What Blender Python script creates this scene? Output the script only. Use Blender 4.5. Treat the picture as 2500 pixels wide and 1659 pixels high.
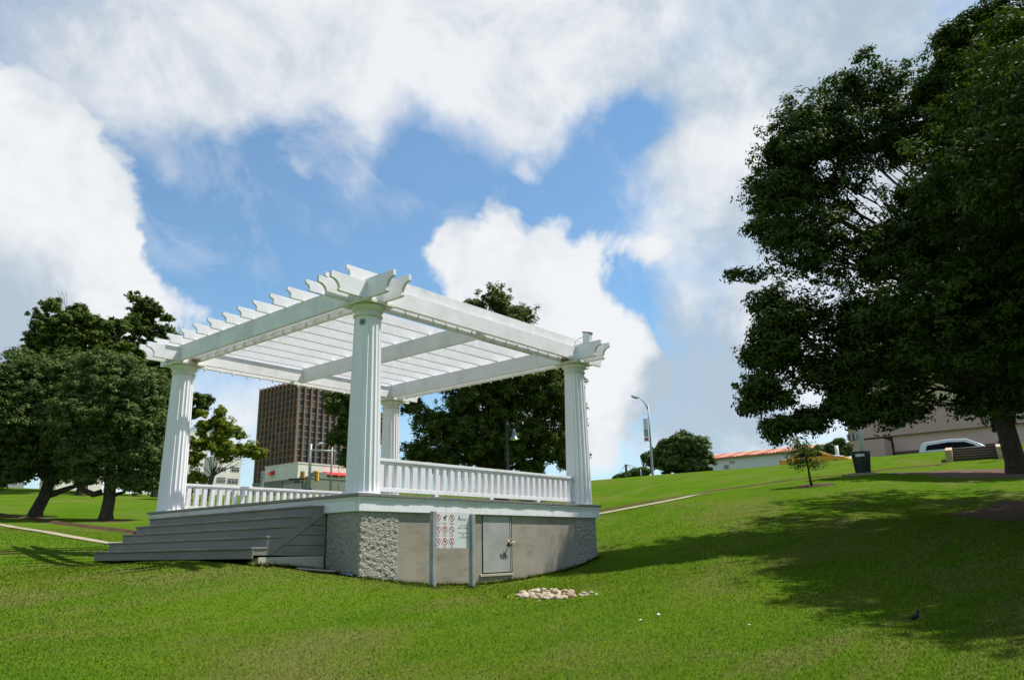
import bpy, math, random
import numpy as np
from mathutils import Vector, Matrix, noise as mn
random.seed(7); RNG = np.random.default_rng(7)
for o in list(bpy.data.objects): bpy.data.objects.remove(o)
R = math.radians
scn = bpy.context.scene
COL = scn.collection

# ------------------------------------------------------------------ camera
S = 6.1
F = 1864.8352
CAM = np.array([-1.3275, -1.6282, -.1438]) * S
yaw, pit, rol = .6927, .2657, -.02
_fw = np.array([math.cos(pit)*math.cos(yaw), math.cos(pit)*math.sin(yaw), math.sin(pit)])
_rt = np.cross(_fw, [0, 0, 1]); _rt /= np.linalg.norm(_rt); _up = np.cross(_rt, _fw)
_r2 = _rt*math.cos(rol) + _up*math.sin(rol); _u2 = -_rt*math.sin(rol) + _up*math.cos(rol)
RM = np.array([_r2, _u2, _fw])
cd = bpy.data.cameras.new('camera'); cam = bpy.data.objects.new('camera', cd); COL.objects.link(cam)
cd.sensor_width = 36.0; cd.lens = F/2500*36.0; cd.clip_end = 3000; cd.clip_start = .05
m = Matrix(((_r2[0], _u2[0], -_fw[0]), (_r2[1], _u2[1], -_fw[1]), (_r2[2], _u2[2], -_fw[2]))).to_4x4()
m.translation = Vector(CAM); cam.matrix_world = m
scn.camera = cam

def ray(u, v): return RM.T @ np.array([(u-1250)/F, -(v-829.5)/F, 1.0])
def hd(u, v, D):                       # point seen at photo pixel u,v at horizontal distance D
    d = ray(u, v); return CAM + d*D/np.hypot(d[0], d[1])
def onplane(u, v, ax, val):
    d = ray(u, v); return CAM + d*(val-CAM[ax])/d[ax]

# ------------------------------------------------------------------ light, sky, exposure
SUN_AZ, SUN_EL = 325.0, 60.0
sd = bpy.data.lights.new('sun', 'SUN'); sun = bpy.data.objects.new('sun', sd); COL.objects.link(sun)
sd.energy = 4.9; sd.angle = R(.53); sd.color = (1.0, .955, .88)
sdir = Vector((math.cos(R(SUN_EL))*math.cos(R(SUN_AZ)), math.cos(R(SUN_EL))*math.sin(R(SUN_AZ)), math.sin(R(SUN_EL))))
sun.rotation_euler = sdir.to_track_quat('Z', 'Y').to_euler()
scn.view_settings.view_transform = 'Standard'; scn.view_settings.look = 'None'
scn.view_settings.exposure = 0.40; scn.view_settings.gamma = 1.0

w = bpy.data.worlds.new('World'); scn.world = w; w.use_nodes = True
nt = w.node_tree; nt.nodes.clear(); L = nt.links
def N(t, **k):
    n = nt.nodes.new(t)
    for a, b in k.items(): setattr(n, a, b)
    return n
out = N('ShaderNodeOutputWorld'); bg = N('ShaderNodeBackground'); L.new(bg.outputs[0], out.inputs[0])
bg.inputs[1].default_value = .12
sky = N('ShaderNodeTexSky', sky_type='NISHITA', sun_disc=False)
sky.sun_elevation = R(SUN_EL); sky.sun_rotation = math.atan2(sdir.x, sdir.y)
sky.altitude = 150; sky.air_density = 1.0; sky.dust_density = .6; sky.ozone_density = 1.6
tc = N('ShaderNodeTexCoord')
def vm(op, a, b=None, s=None):
    n = N('ShaderNodeVectorMath', operation=op)
    for i, x in enumerate((a, b)):
        if x is None: continue
        if isinstance(x, (tuple, list)): n.inputs[i].default_value = x
        else: L.new(x, n.inputs[i])
    if s is not None: n.inputs['Scale'].default_value = s
    return n.outputs['Value'] if op in ('DISTANCE', 'LENGTH', 'DOT_PRODUCT') else n.outputs[0]
def ma(op, a, b=None, c=None, clamp=False):
    n = N('ShaderNodeMath', operation=op, use_clamp=clamp)
    for i, x in enumerate((a, b, c)):
        if x is None: continue
        if isinstance(x, (int, float)): n.inputs[i].default_value = x
        else: L.new(x, n.inputs[i])
    return n.outputs[0]
def mr(x, a, b, c, d, t='SMOOTHSTEP'):
    n = N('ShaderNodeMapRange', interpolation_type=t)
    L.new(x, n.inputs[0])
    for i, q in enumerate((a, b, c, d)): n.inputs[i+1].default_value = q
    return n.outputs[0]
def noi(vec, scale, det=5, rough=.55, dist=0):
    n = N('ShaderNodeTexNoise'); L.new(vec, n.inputs['Vector']); n.inputs['Scale'].default_value = scale
    n.inputs['Detail'].default_value = det; n.inputs['Roughness'].default_value = rough; n.inputs['Distortion'].default_value = dist
    return n
D0 = vm('NORMALIZE', tc.outputs['Generated'])
wn = noi(D0, 5.0, 5, .6)
wo = vm('SCALE', vm('SUBTRACT', wn.outputs['Color'], (.5, .5, .5)), s=.16)
DW = vm('ADD', D0, wo)
wn2 = noi(D0, 16.0, 3, .6)
DS = vm('ADD', D0, vm('SCALE', vm('SUBTRACT', wn2.outputs['Color'], (.5, .5, .5)), s=.05))
def blobs(vec, lst):
    acc = None
    for u, v, r, wt in lst:
        d = ray(u, v); d = d/np.linalg.norm(d)
        x = vm('DISTANCE', vec, tuple(float(q) for q in d))
        y = mr(x, 0.0, r/F, wt, 0.0)
        acc = y if acc is None else ma('ADD', acc, y)
    return acc
cum = blobs(DS, [(-40, 420, 330, 1.2), (90, 330, 150, .8), (110, 560, 260, 1.1), (200, 690, 200, .9), (60, 850, 330, 1.0), (300, 590, 60, .5),
                 (330, 760, 150, .8), (480, 770, 90, .5), (-300, 600, 500, 1.2),
                 (1110, 610, 110, .8), (1215, 580, 110, .8), (1180, 720, 190, 1.1), (1330, 660, 150, .8), (1400, 800, 190, 1.0),
                 (1330, 880, 220, 1.0), (1480, 930, 170, .9), (1580, 600, 110, .6), (1470, 590, 110, .6), (1440, 700, 130, .6), (1350, 560, 70, .4), (1620, 620, 60, .3), (1520, 860, 130, .7), (1590, 960, 120, .6), (1430, 1050, 200, .8), (1250, 1000, 240, .7), (1600, 920, 90, .6), (1540, 830, 70, .4)])
soft = blobs(DW, [(1700, 340, 120, .4), (1850, 300, 110, .4), (1640, 590, 110, .3), (120, 110, 330, .75), (330, 210, 220, .6), (430, 40, 300, .9), (560, 190, 200, .5), (700, 60, 330, .9), (850, 240, 200, .5),
                  (1000, 80, 330, .9), (1200, 170, 260, .8), (1400, 130, 280, .9), (1440, 270, 130, .5), (1500, 20, 300, .8), (1250, -150, 600, 1.0),
                  (860, 350, 120, .3), (1310, 395, 70, .7), (1810, 290, 330, .9), (1680, 480, 230, .7), (1750, 720, 300, .9), (2050, 120, 500, 1.0),
                  (1850, 980, 380, 1.0), (2300, 500, 600, 1.0), (2700, 900, 700, 1.0), (600, 960, 240, .65), (1620, 1100, 300, .7), (300, 1150, 400, .7),
                  (1520, 280, 140, -.8), (1560, 760, 120, -.55), (1350, 480, 130, -.35),
                  (430, 410, 60, .32), (880, 440, 60, .25), (720, 430, 40, .35), (500, 430, 40, .3)])
fb1 = noi(D0, 9.0, 9, .62, .5); fb2 = noi(D0, 3.2, 6, .6, .6); fb3 = noi(D0, 30.0, 4, .6)
cdn = ma('ADD', cum, ma('MULTIPLY', ma('SUBTRACT', fb1.outputs[0], .5), 1.5))
cdn = ma('ADD', cdn, ma('MULTIPLY', ma('SUBTRACT', fb3.outputs[0], .5), .45))
cmask = mr(cdn, .20, .66, 0, .98)
sdn = ma('ADD', soft, ma('MULTIPLY', ma('SUBTRACT', fb2.outputs[0], .5), .9))
sdn = ma('ADD', sdn, ma('MULTIPLY', ma('SUBTRACT', fb1.outputs[0], .5), .55))
stv = N('ShaderNodeMapping'); L.new(D0, stv.inputs[0]); stv.inputs['Rotation'].default_value = (.5, .3, .6); stv.inputs['Scale'].default_value = (1, 1.7, 1)
wsp = noi(stv.outputs[0], 7.0, 9, .62, .5)
sdn = ma('ADD', sdn, ma('MULTIPLY', ma('SUBTRACT', wsp.outputs[0], .5), 1.35))
smask = mr(sdn, -.10, 1.15, 0, .95)
veil = ma('MULTIPLY', mr(wsp.outputs[0], .42, .70, 0, .32), mr(noi(D0, 4.0, 4).outputs[0], .38, .6, 0, 1))
smask = ma('MAXIMUM', smask, veil)
# broken cloud added over the unseen sky, tuned for ambient light
sepd = N('ShaderNodeSeparateXYZ'); L.new(D0, sepd.inputs[0])
mask = ma('MAXIMUM', cmask, smask)
gen = mr(ma('ADD', noi(D0, 2.1, 6, .6, .4).outputs[0], ma('MULTIPLY', fb1.outputs[0], .25)), .59, .75, 0, .95)
away = mr(vm('DOT_PRODUCT', D0, tuple(float(q) for q in _fw)), .76, .60, 0, 1)
mask = ma('MAXIMUM', mask, ma('MULTIPLY', gen, away))
low = mr(sepd.outputs[2], .0, .30, .45, 0)
mask = ma('MAXIMUM', ma('MAXIMUM', mask, low), .07)
grey = blobs(DW, [(1760, 330, 230, -.8), (1880, 300, 120, -.5), (1640, 590, 130, -.5), (1500, 890, 160, -.6), (1570, 960, 110, -.4), (1700, 700, 90, -.35), (-50, 860, 330, .9), (1700, 860, 260, .6), (1740, 1020, 260, .8), (1600, 960, 150, .7), (1850, 200, 500, .55), (1650, 330, 200, .4), (150, 60, 260, .3), (2500, 200, 700, .5),
                  (1330, 1000, 150, .5), (620, 80, 260, .35), (1750, 600, 300, .45)])
grey = ma('ADD', grey, ma('MULTIPLY', ma('SUBTRACT', fb1.outputs[0], .46), 1.7))
grey = ma('ADD', grey, ma('MULTIPLY', ma('SUBTRACT', fb3.outputs[0], .5), .5))
grey = ma('ADD', grey, ma('MULTIPLY', ma('SUBTRACT', 1.0, mr(cdn, .4, 1.0, 0, 1)), .12))
gcl = mr(grey, 0, 1.0, 0, 1)
ccol = N('ShaderNodeMix', data_type='RGBA'); L.new(gcl, ccol.inputs[0])
CW = 6.0
ccol.inputs[6].default_value = (.95*CW, .965*CW, .98*CW, 1); ccol.inputs[7].default_value = (.50*CW, .60*CW, .70*CW, 1)
tint = N('ShaderNodeMix', data_type='RGBA', blend_type='MULTIPLY'); tint.inputs[0].default_value = 1.0
L.new(sky.outputs[0], tint.inputs[6]); tint.inputs[7].default_value = (.67, .96, 1.04, 1)
mixs = N('ShaderNodeMix', data_type='RGBA'); L.new(mask, mixs.inputs[0]); L.new(tint.outputs[2], mixs.inputs[6]); L.new(ccol.outputs[2], mixs.inputs[7])
brt = N('ShaderNodeVectorMath', operation='SCALE'); L.new(mixs.outputs[2], brt.inputs[0])
L.new(ma('ADD', 1.0, ma('MULTIPLY', away, -.02)), brt.inputs['Scale'])     # unseen sky dimmed slightly to trim the fill light
L.new(brt.outputs[0], bg.inputs[0])
w.cycles.sampling_method = 'MANUAL'; w.cycles.sample_map_resolution = 512

# ------------------------------------------------------------------ helpers
def tag(o, label=None, cat=None, group=None, kind=None):
    if label: o['label'] = label
    if cat: o['category'] = cat
    if group: o['group'] = group
    if kind: o['kind'] = kind
    return o
def empty(name, loc=(0, 0, 0), label=None, cat=None, group=None, rz=0):
    o = bpy.data.objects.new(name, None); COL.objects.link(o); o.location = loc; o.rotation_euler.z = rz
    o.empty_display_size = .2
    return tag(o, label, cat, group)
class MB:
    def __init__(s): s.v = []; s.f = []
    def add(s, vs, fs):
        n = len(s.v); s.v += [tuple(map(float, q)) for q in vs]; s.f += [tuple(i+n for i in q) for q in fs]; return s
    def box(s, x0, x1, y0, y1, z0, z1):
        return s.add([(x0, y0, z0), (x1, y0, z0), (x1, y1, z0), (x0, y1, z0), (x0, y0, z1), (x1, y0, z1), (x1, y1, z1), (x0, y1, z1)],
                     [(0, 3, 2, 1), (4, 5, 6, 7), (0, 1, 5, 4), (1, 2, 6, 5), (2, 3, 7, 6), (3, 0, 4, 7)])
    def prism(s, pts, a, b, ax):        # polygon pts (p,z) extruded along ax ('x' or 'y') from a to b
        n = len(pts); vs = []
        for q in (a, b):
            for p, z in pts: vs.append((p, q, z) if ax == 'y' else (q, p, z))
        fs = [tuple(range(n)), tuple(range(2*n-1, n-1, -1))] + [(i, i+n, (i+1) % n+n, (i+1) % n) for i in range(n)]
        return s.add(vs, fs)
    def tube(s, pts, rads, seg=8, cap=True):
        pts = [Vector(p) for p in pts]; n0 = len(s.v); prev = None; rings = []
        if isinstance(rads, (int, float)): rads = [rads]*len(pts)
        for i, p in enumerate(pts):
            t = (pts[min(i+1, len(pts)-1)]-pts[max(i-1, 0)])
            if t.length < 1e-9: t = Vector((0, 0, 1))
            t.normalize()
            a = (prev - t*prev.dot(t)) if prev is not None else t.orthogonal()
            if a.length < 1e-6: a = t.orthogonal()
            a.normalize(); prev = a; b = t.cross(a)
            rings.append([p + (a*math.cos(k/seg*math.tau)+b*math.sin(k/seg*math.tau))*rads[i] for k in range(seg)])
        vs = [q for r in rings for q in r]; fs = []
        for i in range(len(rings)-1):
            for k in range(seg): fs.append((i*seg+k, i*seg+(k+1) % seg, (i+1)*seg+(k+1) % seg, (i+1)*seg+k))
        if cap: fs.append(tuple(range(seg-1, -1, -1))); fs.append(tuple((len(rings)-1)*seg+k for k in range(seg)))
        return s.add(vs, fs)
    def lathe(s, prof, c=(0, 0, 0), seg=24, cap=True):
        vs = []; fs = []
        for r, z in prof:
            for k in range(seg): vs.append((c[0]+r*math.cos(k/seg*math.tau), c[1]+r*math.sin(k/seg*math.tau), c[2]+z))
        for i in range(len(prof)-1):
            for k in range(seg): fs.append((i*seg+k, i*seg+(k+1) % seg, (i+1)*seg+(k+1) % seg, (i+1)*seg+k))
        if cap: fs.append(tuple(range(seg-1, -1, -1))); fs.append(tuple((len(prof)-1)*seg+k for k in range(seg)))
        return s.add(vs, fs)
    def build(s, name, mat, parent=None, smooth=False, bevel=0, label=None):
        me = bpy.data.meshes.new(name); me.from_pydata(s.v, [], s.f); me.update()
        o = bpy.data.objects.new(name, me); COL.objects.link(o); me.materials.append(mat)
        if parent is not None: o.parent = parent
        if smooth: me.polygons.foreach_set('use_smooth', [True]*len(me.polygons))
        if smooth == 'auto':
            me.polygons.foreach_set('use_smooth', [True]*len(me.polygons)); me.set_sharp_from_angle(angle=R(38))
        if bevel:
            b = o.modifiers.new('bevel', 'BEVEL'); b.width = bevel; b.segments = 2; b.limit_method = 'ANGLE'; b.angle_limit = R(40)
        if label: o['label'] = label
        return o
def meshobj(me, name, parent=None):
    o = bpy.data.objects.new(name, me); COL.objects.link(o)
    if parent is not None: o.parent = parent
    return o
def copy_tree(o, parent=None):
    c = o.copy(); COL.objects.link(c); c.parent = parent
    for ch in list(o.children): copy_tree(ch, c)
    return c

# materials
class NM:
    def __init__(s, name, rough=.6, spec=.3, metal=0):
        s.m = bpy.data.materials.new(name); s.m.use_nodes = True; s.t = s.m.node_tree
        s.b = s.t.nodes['Principled BSDF']; s.b.inputs['Roughness'].default_value = rough
        s.b.inputs['Specular IOR Level'].default_value = spec; s.b.inputs['Metallic'].default_value = metal
        s.out = s.t.nodes['Material Output']
        s.tc = s.t.nodes.new('ShaderNodeTexCoord'); s.co = s.tc.outputs['Object']
    def n(s, t, **k):
        q = s.t.nodes.new(t)
        for a, b in k.items(): setattr(q, a, b)
        return q
    def lk(s, a, b): s.t.links.new(a, b)
    def noise(s, scale, det=4, rough=.55, sc=None, dist=0):
        q = s.n('ShaderNodeTexNoise'); co = s.co
        if sc:
            mp = s.n('ShaderNodeMapping'); s.lk(co, mp.inputs[0]); mp.inputs['Scale'].default_value = sc; co = mp.outputs[0]
        s.lk(co, q.inputs['Vector']); q.inputs['Scale'].default_value = scale; q.inputs['Detail'].default_value = det
        q.inputs['Roughness'].default_value = rough; q.inputs['Distortion'].default_value = dist
        return q.outputs[0]
    def ramp(s, x, stops):
        q = s.n('ShaderNodeValToRGB'); s.lk(x, q.inputs[0]); e = q.color_ramp.elements
        while len(e) < len(stops): e.new(.5)
        for i, (p, c) in enumerate(stops): e[i].position = p; e[i].color = tuple(c)+(1,) if len(c) == 3 else c
        return q.outputs[0]
    def mix(s, f, a, b, mode='MIX'):
        q = s.n('ShaderNodeMix', data_type='RGBA', blend_type=mode)
        for i, x in ((0, f), (6, a), (7, b)):
            if isinstance(x, (int, float)): q.inputs[i].default_value = x
            elif isinstance(x, tuple): q.inputs[i].default_value = x+(1,) if len(x) == 3 else x
            else: s.lk(x, q.inputs[i])
        return q.outputs[2]
    def bump(s, h, strength=.3, dist=.01):
        q = s.n('ShaderNodeBump'); s.lk(h, q.inputs['Height']); q.inputs['Strength'].default_value = strength; q.inputs['Distance'].default_value = dist
        s.lk(q.outputs[0], s.b.inputs['Normal'])
    def color(s, c):
        if isinstance(c, tuple): s.b.inputs['Base Color'].default_value = c+(1,) if len(c) == 3 else c
        else: s.lk(c, s.b.inputs['Base Color'])
        return s
def plain(name, c, rough=.6, spec=.3, metal=0, var=.15, scale=6):
    q = NM(name, rough, spec, metal)
    k = q.noise(scale, 4)
    q.color(q.ramp(k, [(.3, tuple(x*(1-var) for x in c)), (.7, tuple(min(1, x*(1+var)) for x in c))])); return q.m
def mat_paint():
    q = NM('white_paint', .45, .35)
    a = q.noise(2.2, 6, .65); b = q.noise(30, 3); c = q.noise(9, 5, .7, (1, 1, .15))
    col = q.ramp(a, [(.25, (.70, .685, .70)), (.55, (.79, .775, .80)), (.8, (.83, .82, .84))])
    col = q.mix(q.ramp(c, [(.52, (0, 0, 0)), (.72, (.35, .35, .35))]), col, (.60, .61, .56))
    sg = q.noise(5, 6, .7, (2.2, 2.2, .22)); col = q.mix(q.ramp(sg, [(.52, (0, 0, 0)), (.72, (.55, .55, .55))]), col, (.48, .47, .42))
    ch = q.noise(38, 3, .7); col = q.mix(q.ramp(ch, [(.70, (0, 0, 0)), (.74, (.6, .6, .6))]), col, (.34, .32, .28))
    q.color(col); q.bump(b, .12, .004); return q.m
M = {}
M['paint'] = mat_paint()
def mat_wood_paint():
    q = NM('white_painted_board', .5, .3)
    a = q.noise(3, 6, .6); g = q.noise(14, 5, .7, (.25, .25, 2.2)); d = q.noise(1.3, 5, .7)
    col = q.ramp(a, [(.3, (.71, .70, .71)), (.7, (.83, .815, .84))])
    col = q.mix(q.ramp(g, [(.56, (0, 0, 0)), (.68, (.55, .55, .55))]), col, (.60, .61, .575))
    col = q.mix(q.ramp(d, [(.52, (0, 0, 0)), (.72, (.6, .6, .6))]), col, (.50, .51, .46))
    q.color(col); q.bump(g, .15, .003); return q.m
M['board'] = mat_wood_paint()
def mat_capital():
    q = NM('weathered_capital_paint', .5, .3); a = q.noise(7, 5, .6)
    q.color(q.ramp(a, [(.3, (.56, .56, .49)), (.7, (.72, .72, .66))])); return q.m
M['capital'] = mat_capital()
def mat_shaft(spot):
    q = NM('fluted_shaft_paint' + ('_with_stain' if spot else ''), .45, .35)
    a = q.noise(4, 6, .65, (1, 1, .12)); b = q.noise(25, 3)
    col = q.ramp(a, [(.25, (.72, .705, .73)), (.6, (.81, .795, .82)), (.85, (.85, .84, .86))])
    if spot:
        d = q.n('ShaderNodeVectorMath', operation='DISTANCE'); q.lk(q.co, d.inputs[0]); d.inputs[1].default_value = (-.20, -.10, 2.86)
        col = q.mix(q.ramp(d.outputs['Value'], [(.03, (.9, .9, .9)), (.085, (0, 0, 0))]), col, (.06, .06, .065))
    q.color(col); q.bump(b, .08, .004); return q.m
M['shaft'] = mat_shaft(False); M['shaft_spot'] = mat_shaft(True)
def mat_step():
    q = NM('grey_step_paint', .6, .3); a = q.noise(2.5, 6, .65, (1, .3, 1)); g = q.noise(18, 4, .7, (1, .15, 1.5))
    col = q.ramp(a, [(.25, (.165, .158, .145)), (.7, (.235, .225, .205))])
    col = q.mix(q.ramp(g, [(.58, (0, 0, 0)), (.72, (.5, .5, .5))]), col, (.24, .235, .22)); q.color(col); q.bump(g, .2, .003); return q.m
M['step'] = mat_step()
def mat_lip():
    q = NM('worn_tread_wood', .75, .2); a = q.noise(9, 6, .7, (1, .3, 1))
    q.color(q.ramp(a, [(.3, (.15, .14, .125)), (.62, (.24, .225, .20)), (.8, (.34, .32, .28))])); q.bump(a, .3, .003); return q.m
M['lip'] = mat_lip()
def mat_conc(c1, c2, name):
    q = NM(name, .9, .15); a = q.noise(1.6, 8, .65); b = q.noise(28, 5, .65); c = q.noise(5, 5, .6, (.6, .6, 1.4))
    col = q.ramp(a, [(.3, c1), (.7, c2)])
    col = q.mix(q.ramp(c, [(.5, (0, 0, 0)), (.75, (.6, .6, .6))]), col, tuple(x*.66 for x in c1))
    sp = q.n('ShaderNodeSeparateXYZ'); q.lk(q.co, sp.inputs[0])
    mr_ = q.n('ShaderNodeMapRange'); q.lk(sp.outputs[2], mr_.inputs[0])
    for i, v in enumerate((-1.15, -1.5, 0, .5)): mr_.inputs[i+1].default_value = v
    mu = q.n('ShaderNodeMath', operation='MULTIPLY'); q.lk(mr_.outputs[0], mu.inputs[0]); q.lk(a, mu.inputs[1])
    col = q.mix(mu.outputs[0], col, (.26, .19, .135))      # earth splashed up the foot of the wall
    q.color(col); q.bump(b, .45, .006); return q.m
M['conc'] = mat_conc((.265, .235, .195), (.355, .322, .272), 'smooth_concrete')
M['block'] = mat_conc((.40, .36, .29), (.50, .46, .38), 'stained_footing_concrete')
def mat_rough():
    q = NM('pebbledash', .95, .1); a = q.noise(26, 5, .7); v = q.n('ShaderNodeTexVoronoi'); q.lk(q.co, v.inputs['Vector']); v.inputs['Scale'].default_value = 40
    col = q.ramp(a, [(.3, (.22, .21, .185)), (.7, (.42, .40, .355))]); q.color(col); q.bump(v.outputs['Distance'], .7, .02); return q.m
M['rough'] = mat_rough()
M['metal_door'] = plain('brushed_galvanised_sheet', (.36, .355, .345), .5, .4, .1, .12, 3)
M['galv'] = plain('galvanised_steel', (.30, .32, .335), .5, .4, .2, .15, 8)
M['polegrey'] = plain('pale_grey_pole_paint', (.36, .38, .40), .7, .2)
M['dark'] = plain('black_metal', (.012, .014, .016), .4, .5)
M['dgreen'] = plain('dark_green_metal', (.010, .028, .026), .35, .5)
M['black'] = plain('black_gap', (.01, .01, .01), .9, .1)
M['cable'] = plain('pale_cable', (.55, .56, .52), .6, .3)
M['bulb'] = plain('frosted_bulb', (.62, .62, .58), .3, .5)
M['socket'] = plain('grey_socket', (.18, .18, .18), .6, .3)
M['straw'] = plain('dry_twigs', (.30, .22, .13), .95, .1, 0, .5, 30)
M['signwhite'] = plain('sign_sheet', (.56, .60, .60), .45, .4, 0, .05)
M['iconwhite'] = plain('pictogram_white', (.68, .66, .66), .5, .3, 0, .03)
M['red'] = plain('sign_red', (.42, .028, .045), .5, .3, 0, .1)
M['ink'] = plain('sign_black', (.02, .025, .03), .5, .3)
M['inkgrey'] = plain('sign_grey', (.28, .31, .32), .5, .3)
M['awning'] = plain('red_awning_cloth', (.55, .035, .04), .8, .2)
M['glass'] = plain('dark_window_glass', (.02, .03, .04), .12, .6, 0, .4, .5)
def mat_glass():
    q = NM('dark_window_glass_varied', .15, .5); oi = q.n('ShaderNodeObjectInfo')
    q.color(q.ramp(oi.outputs['Random'], [(0, (.012, .018, .025)), (.55, (.03, .04, .05)), (.8, (.07, .075, .075)), (.93, (.20, .17, .13)), (1, (.10, .12, .14))])); return q.m
M['glass'] = mat_glass()
M['asphalt'] = plain('asphalt', (.06, .06, .06), .95, .1)
M['cream'] = plain('cream_render', (.68, .64, .55), .85, .2, 0, .08, .4)
M['creamwall'] = plain('pale_office_wall', (.66, .61, .54), .85, .2, 0, .08, .2)
M['olive'] = plain('grey_green_render', (.20, .215, .17), .9, .15, 0, .12, .3)
M['pink'] = plain('pinkish_tan_render', (.52, .355, .30), .9, .15, 0, .06, .2)
M['pink2'] = plain('pale_pink_render', (.64, .45, .39), .9, .15, 0, .06, .2)
M['yellowwall'] = plain('buff_yellow_render', (.52, .42, .26), .9, .15, 0, .08, .2)
M['brownwall'] = plain('brown_low_wall', (.13, .085, .055), .9, .15, 0, .2, .5)
M['whitewall'] = plain('white_render', (.66, .67, .68), .9, .15, 0, .04, .3)
M['towerrib'] = plain('tan_precast_rib', (.235, .145, .10), .85, .2, 0, .1, .1)
M['towerbrown'] = plain('brown_precast', (.11, .07, .055), .85, .2, 0, .1, .1)
M['towerslab'] = plain('brown_grey_slab_edge', (.27, .20, .165), .85, .2, 0, .1, .1)
M['towerledge'] = plain('pale_spandrel', (.40, .36, .32), .85, .2, 0, .1, .1)
M['bark'] = plain('bark', (.060, .045, .034), .95, .1, 0, .45, 9)
M['palebark'] = plain('pale_bark', (.11, .085, .065), .95, .1, 0, .4, 9)
M['carwhite'] = plain('white_car_paint', (.68, .70, .72), .2, .5, 0, .02)
M['caryellow'] = plain('yellow_car_paint', (.75, .36, .02), .25, .5, 0, .04)
M['carglass'] = plain('tinted_car_glass', (.006, .007, .009), .5, .06, 0, .05)
M['tyre'] = plain('rubber', (.015, .015, .015), .8, .2)
M['path'] = plain('pale_concrete_path', (.30, .265, .18), .9, .15, 0, .12, 2)
M['soil'] = plain('bare_soil', (.075, .045, .028), .98, .05, 0, .4, 4)
M['mulch'] = plain('reddish_mulch', (.12, .075, .055), .98, .05, 0, .45, 7)
M['stepwood'] = plain('weathered_brown_boards', (.10, .07, .045), .85, .15, 0, .3, 3)
M['cheek'] = plain('buff_stone_cheek', (.50, .37, .24), .9, .15, 0, .12, 3)
M['yellowmetal'] = plain('yellow_signal_housing', (.62, .36, .06), .5, .3)
M['blue'] = plain('blue_sign_sheet', (.015, .03, .16), .5, .3)
M['plank'] = plain('pale_bare_board', (.42, .40, .34), .8, .2)
M['bluepipe'] = plain('pale_blue_hose', (.20, .36, .45), .5, .3)
M['litter'] = plain('off_white_litter', (.75, .74, .66), .6, .3)
M['feather'] = plain('glossy_black_feathers', (.004, .005, .006), .7, .15)
M['beak'] = plain('dark_beak', (.02, .02, .02), .4, .4)
M['leafdry'] = plain('dry_pale_leaf', (.55, .45, .33), .8, .2, 0, .3, 40)
M['leafbrown'] = plain('dry_brown_leaf', (.12, .055, .03), .85, .2, 0, .3, 40)
def mat_tile():
    q = NM('terracotta_roof_tile', .85, .2); a = q.noise(2, 5)
    wv = q.n('ShaderNodeTexWave', bands_direction='Y'); q.lk(q.co, wv.inputs['Vector']); wv.inputs['Scale'].default_value = 1.6; wv.inputs['Distortion'].default_value = .3
    q.color(q.ramp(a, [(.3, (.50, .20, .13)), (.7, (.68, .34, .24))])); q.bump(wv.outputs[1], 1.0, .12); return q.m
M['tile'] = mat_tile()
def mat_stone():
    q = NM('limestone_cobble', .85, .2)
    oi = q.n('ShaderNodeObjectInfo'); a = q.noise(9, 5, .6)
    base = q.ramp(oi.outputs['Random'], [(0, (.44, .37, .25)), (.35, (.34, .24, .155)), (.6, (.52, .46, .35)), (.85, (.27, .18, .115)), (1, (.46, .39, .28))])
    q.color(q.mix(q.ramp(a, [(.4, (0, 0, 0)), (.8, (.45, .45, .45))]), base, (.36, .27, .19))); q.bump(a, .3, .01); return q.m
M['stone'] = mat_stone()
def mat_leaf(name, c1, c2, c3, trans=.25):
    q = NM(name, .62, .12)
    a = q.noise(.8, 3, .5); b = q.noise(9, 2, .5)
    col = q.ramp(a, [(.3, c1), (.55, c2), (.75, c3)])
    col = q.mix(q.ramp(b, [(.35, (0, 0, 0)), (.7, (.7, .7, .7))]), col, tuple(x*1.35 for x in c3))
    q.color(col)
    tr = q.n('ShaderNodeBsdfTranslucent'); q.lk(q.mix(1.0, col, (1.25, 1.35, .55), 'MULTIPLY'), tr.inputs[0])
    mx = q.n('ShaderNodeMixShader'); mx.inputs[0].default_value = trans
    q.lk(q.b.outputs[0], mx.inputs[1]); q.lk(tr.outputs[0], mx.inputs[2]); q.lk(mx.outputs[0], q.out.inputs[0]); return q.m
M['leaf_oak'] = mat_leaf('live_oak_leaf', (.046, .072, .018), (.072, .108, .028), (.108, .150, .042), .2)
M['leaf_dark'] = mat_leaf('elm_leaf', (.022, .044, .007), (.036, .064, .010), (.060, .096, .015), .25)
M['leaf_mid'] = mat_leaf('pecan_leaf', (.040, .066, .012), (.060, .092, .016), (.095, .130, .024), .28)
M['leaf_yellow'] = mat_leaf('yellow_green_leaf', (.095, .130, .012), (.145, .175, .016), (.20, .22, .020), .35)
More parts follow.
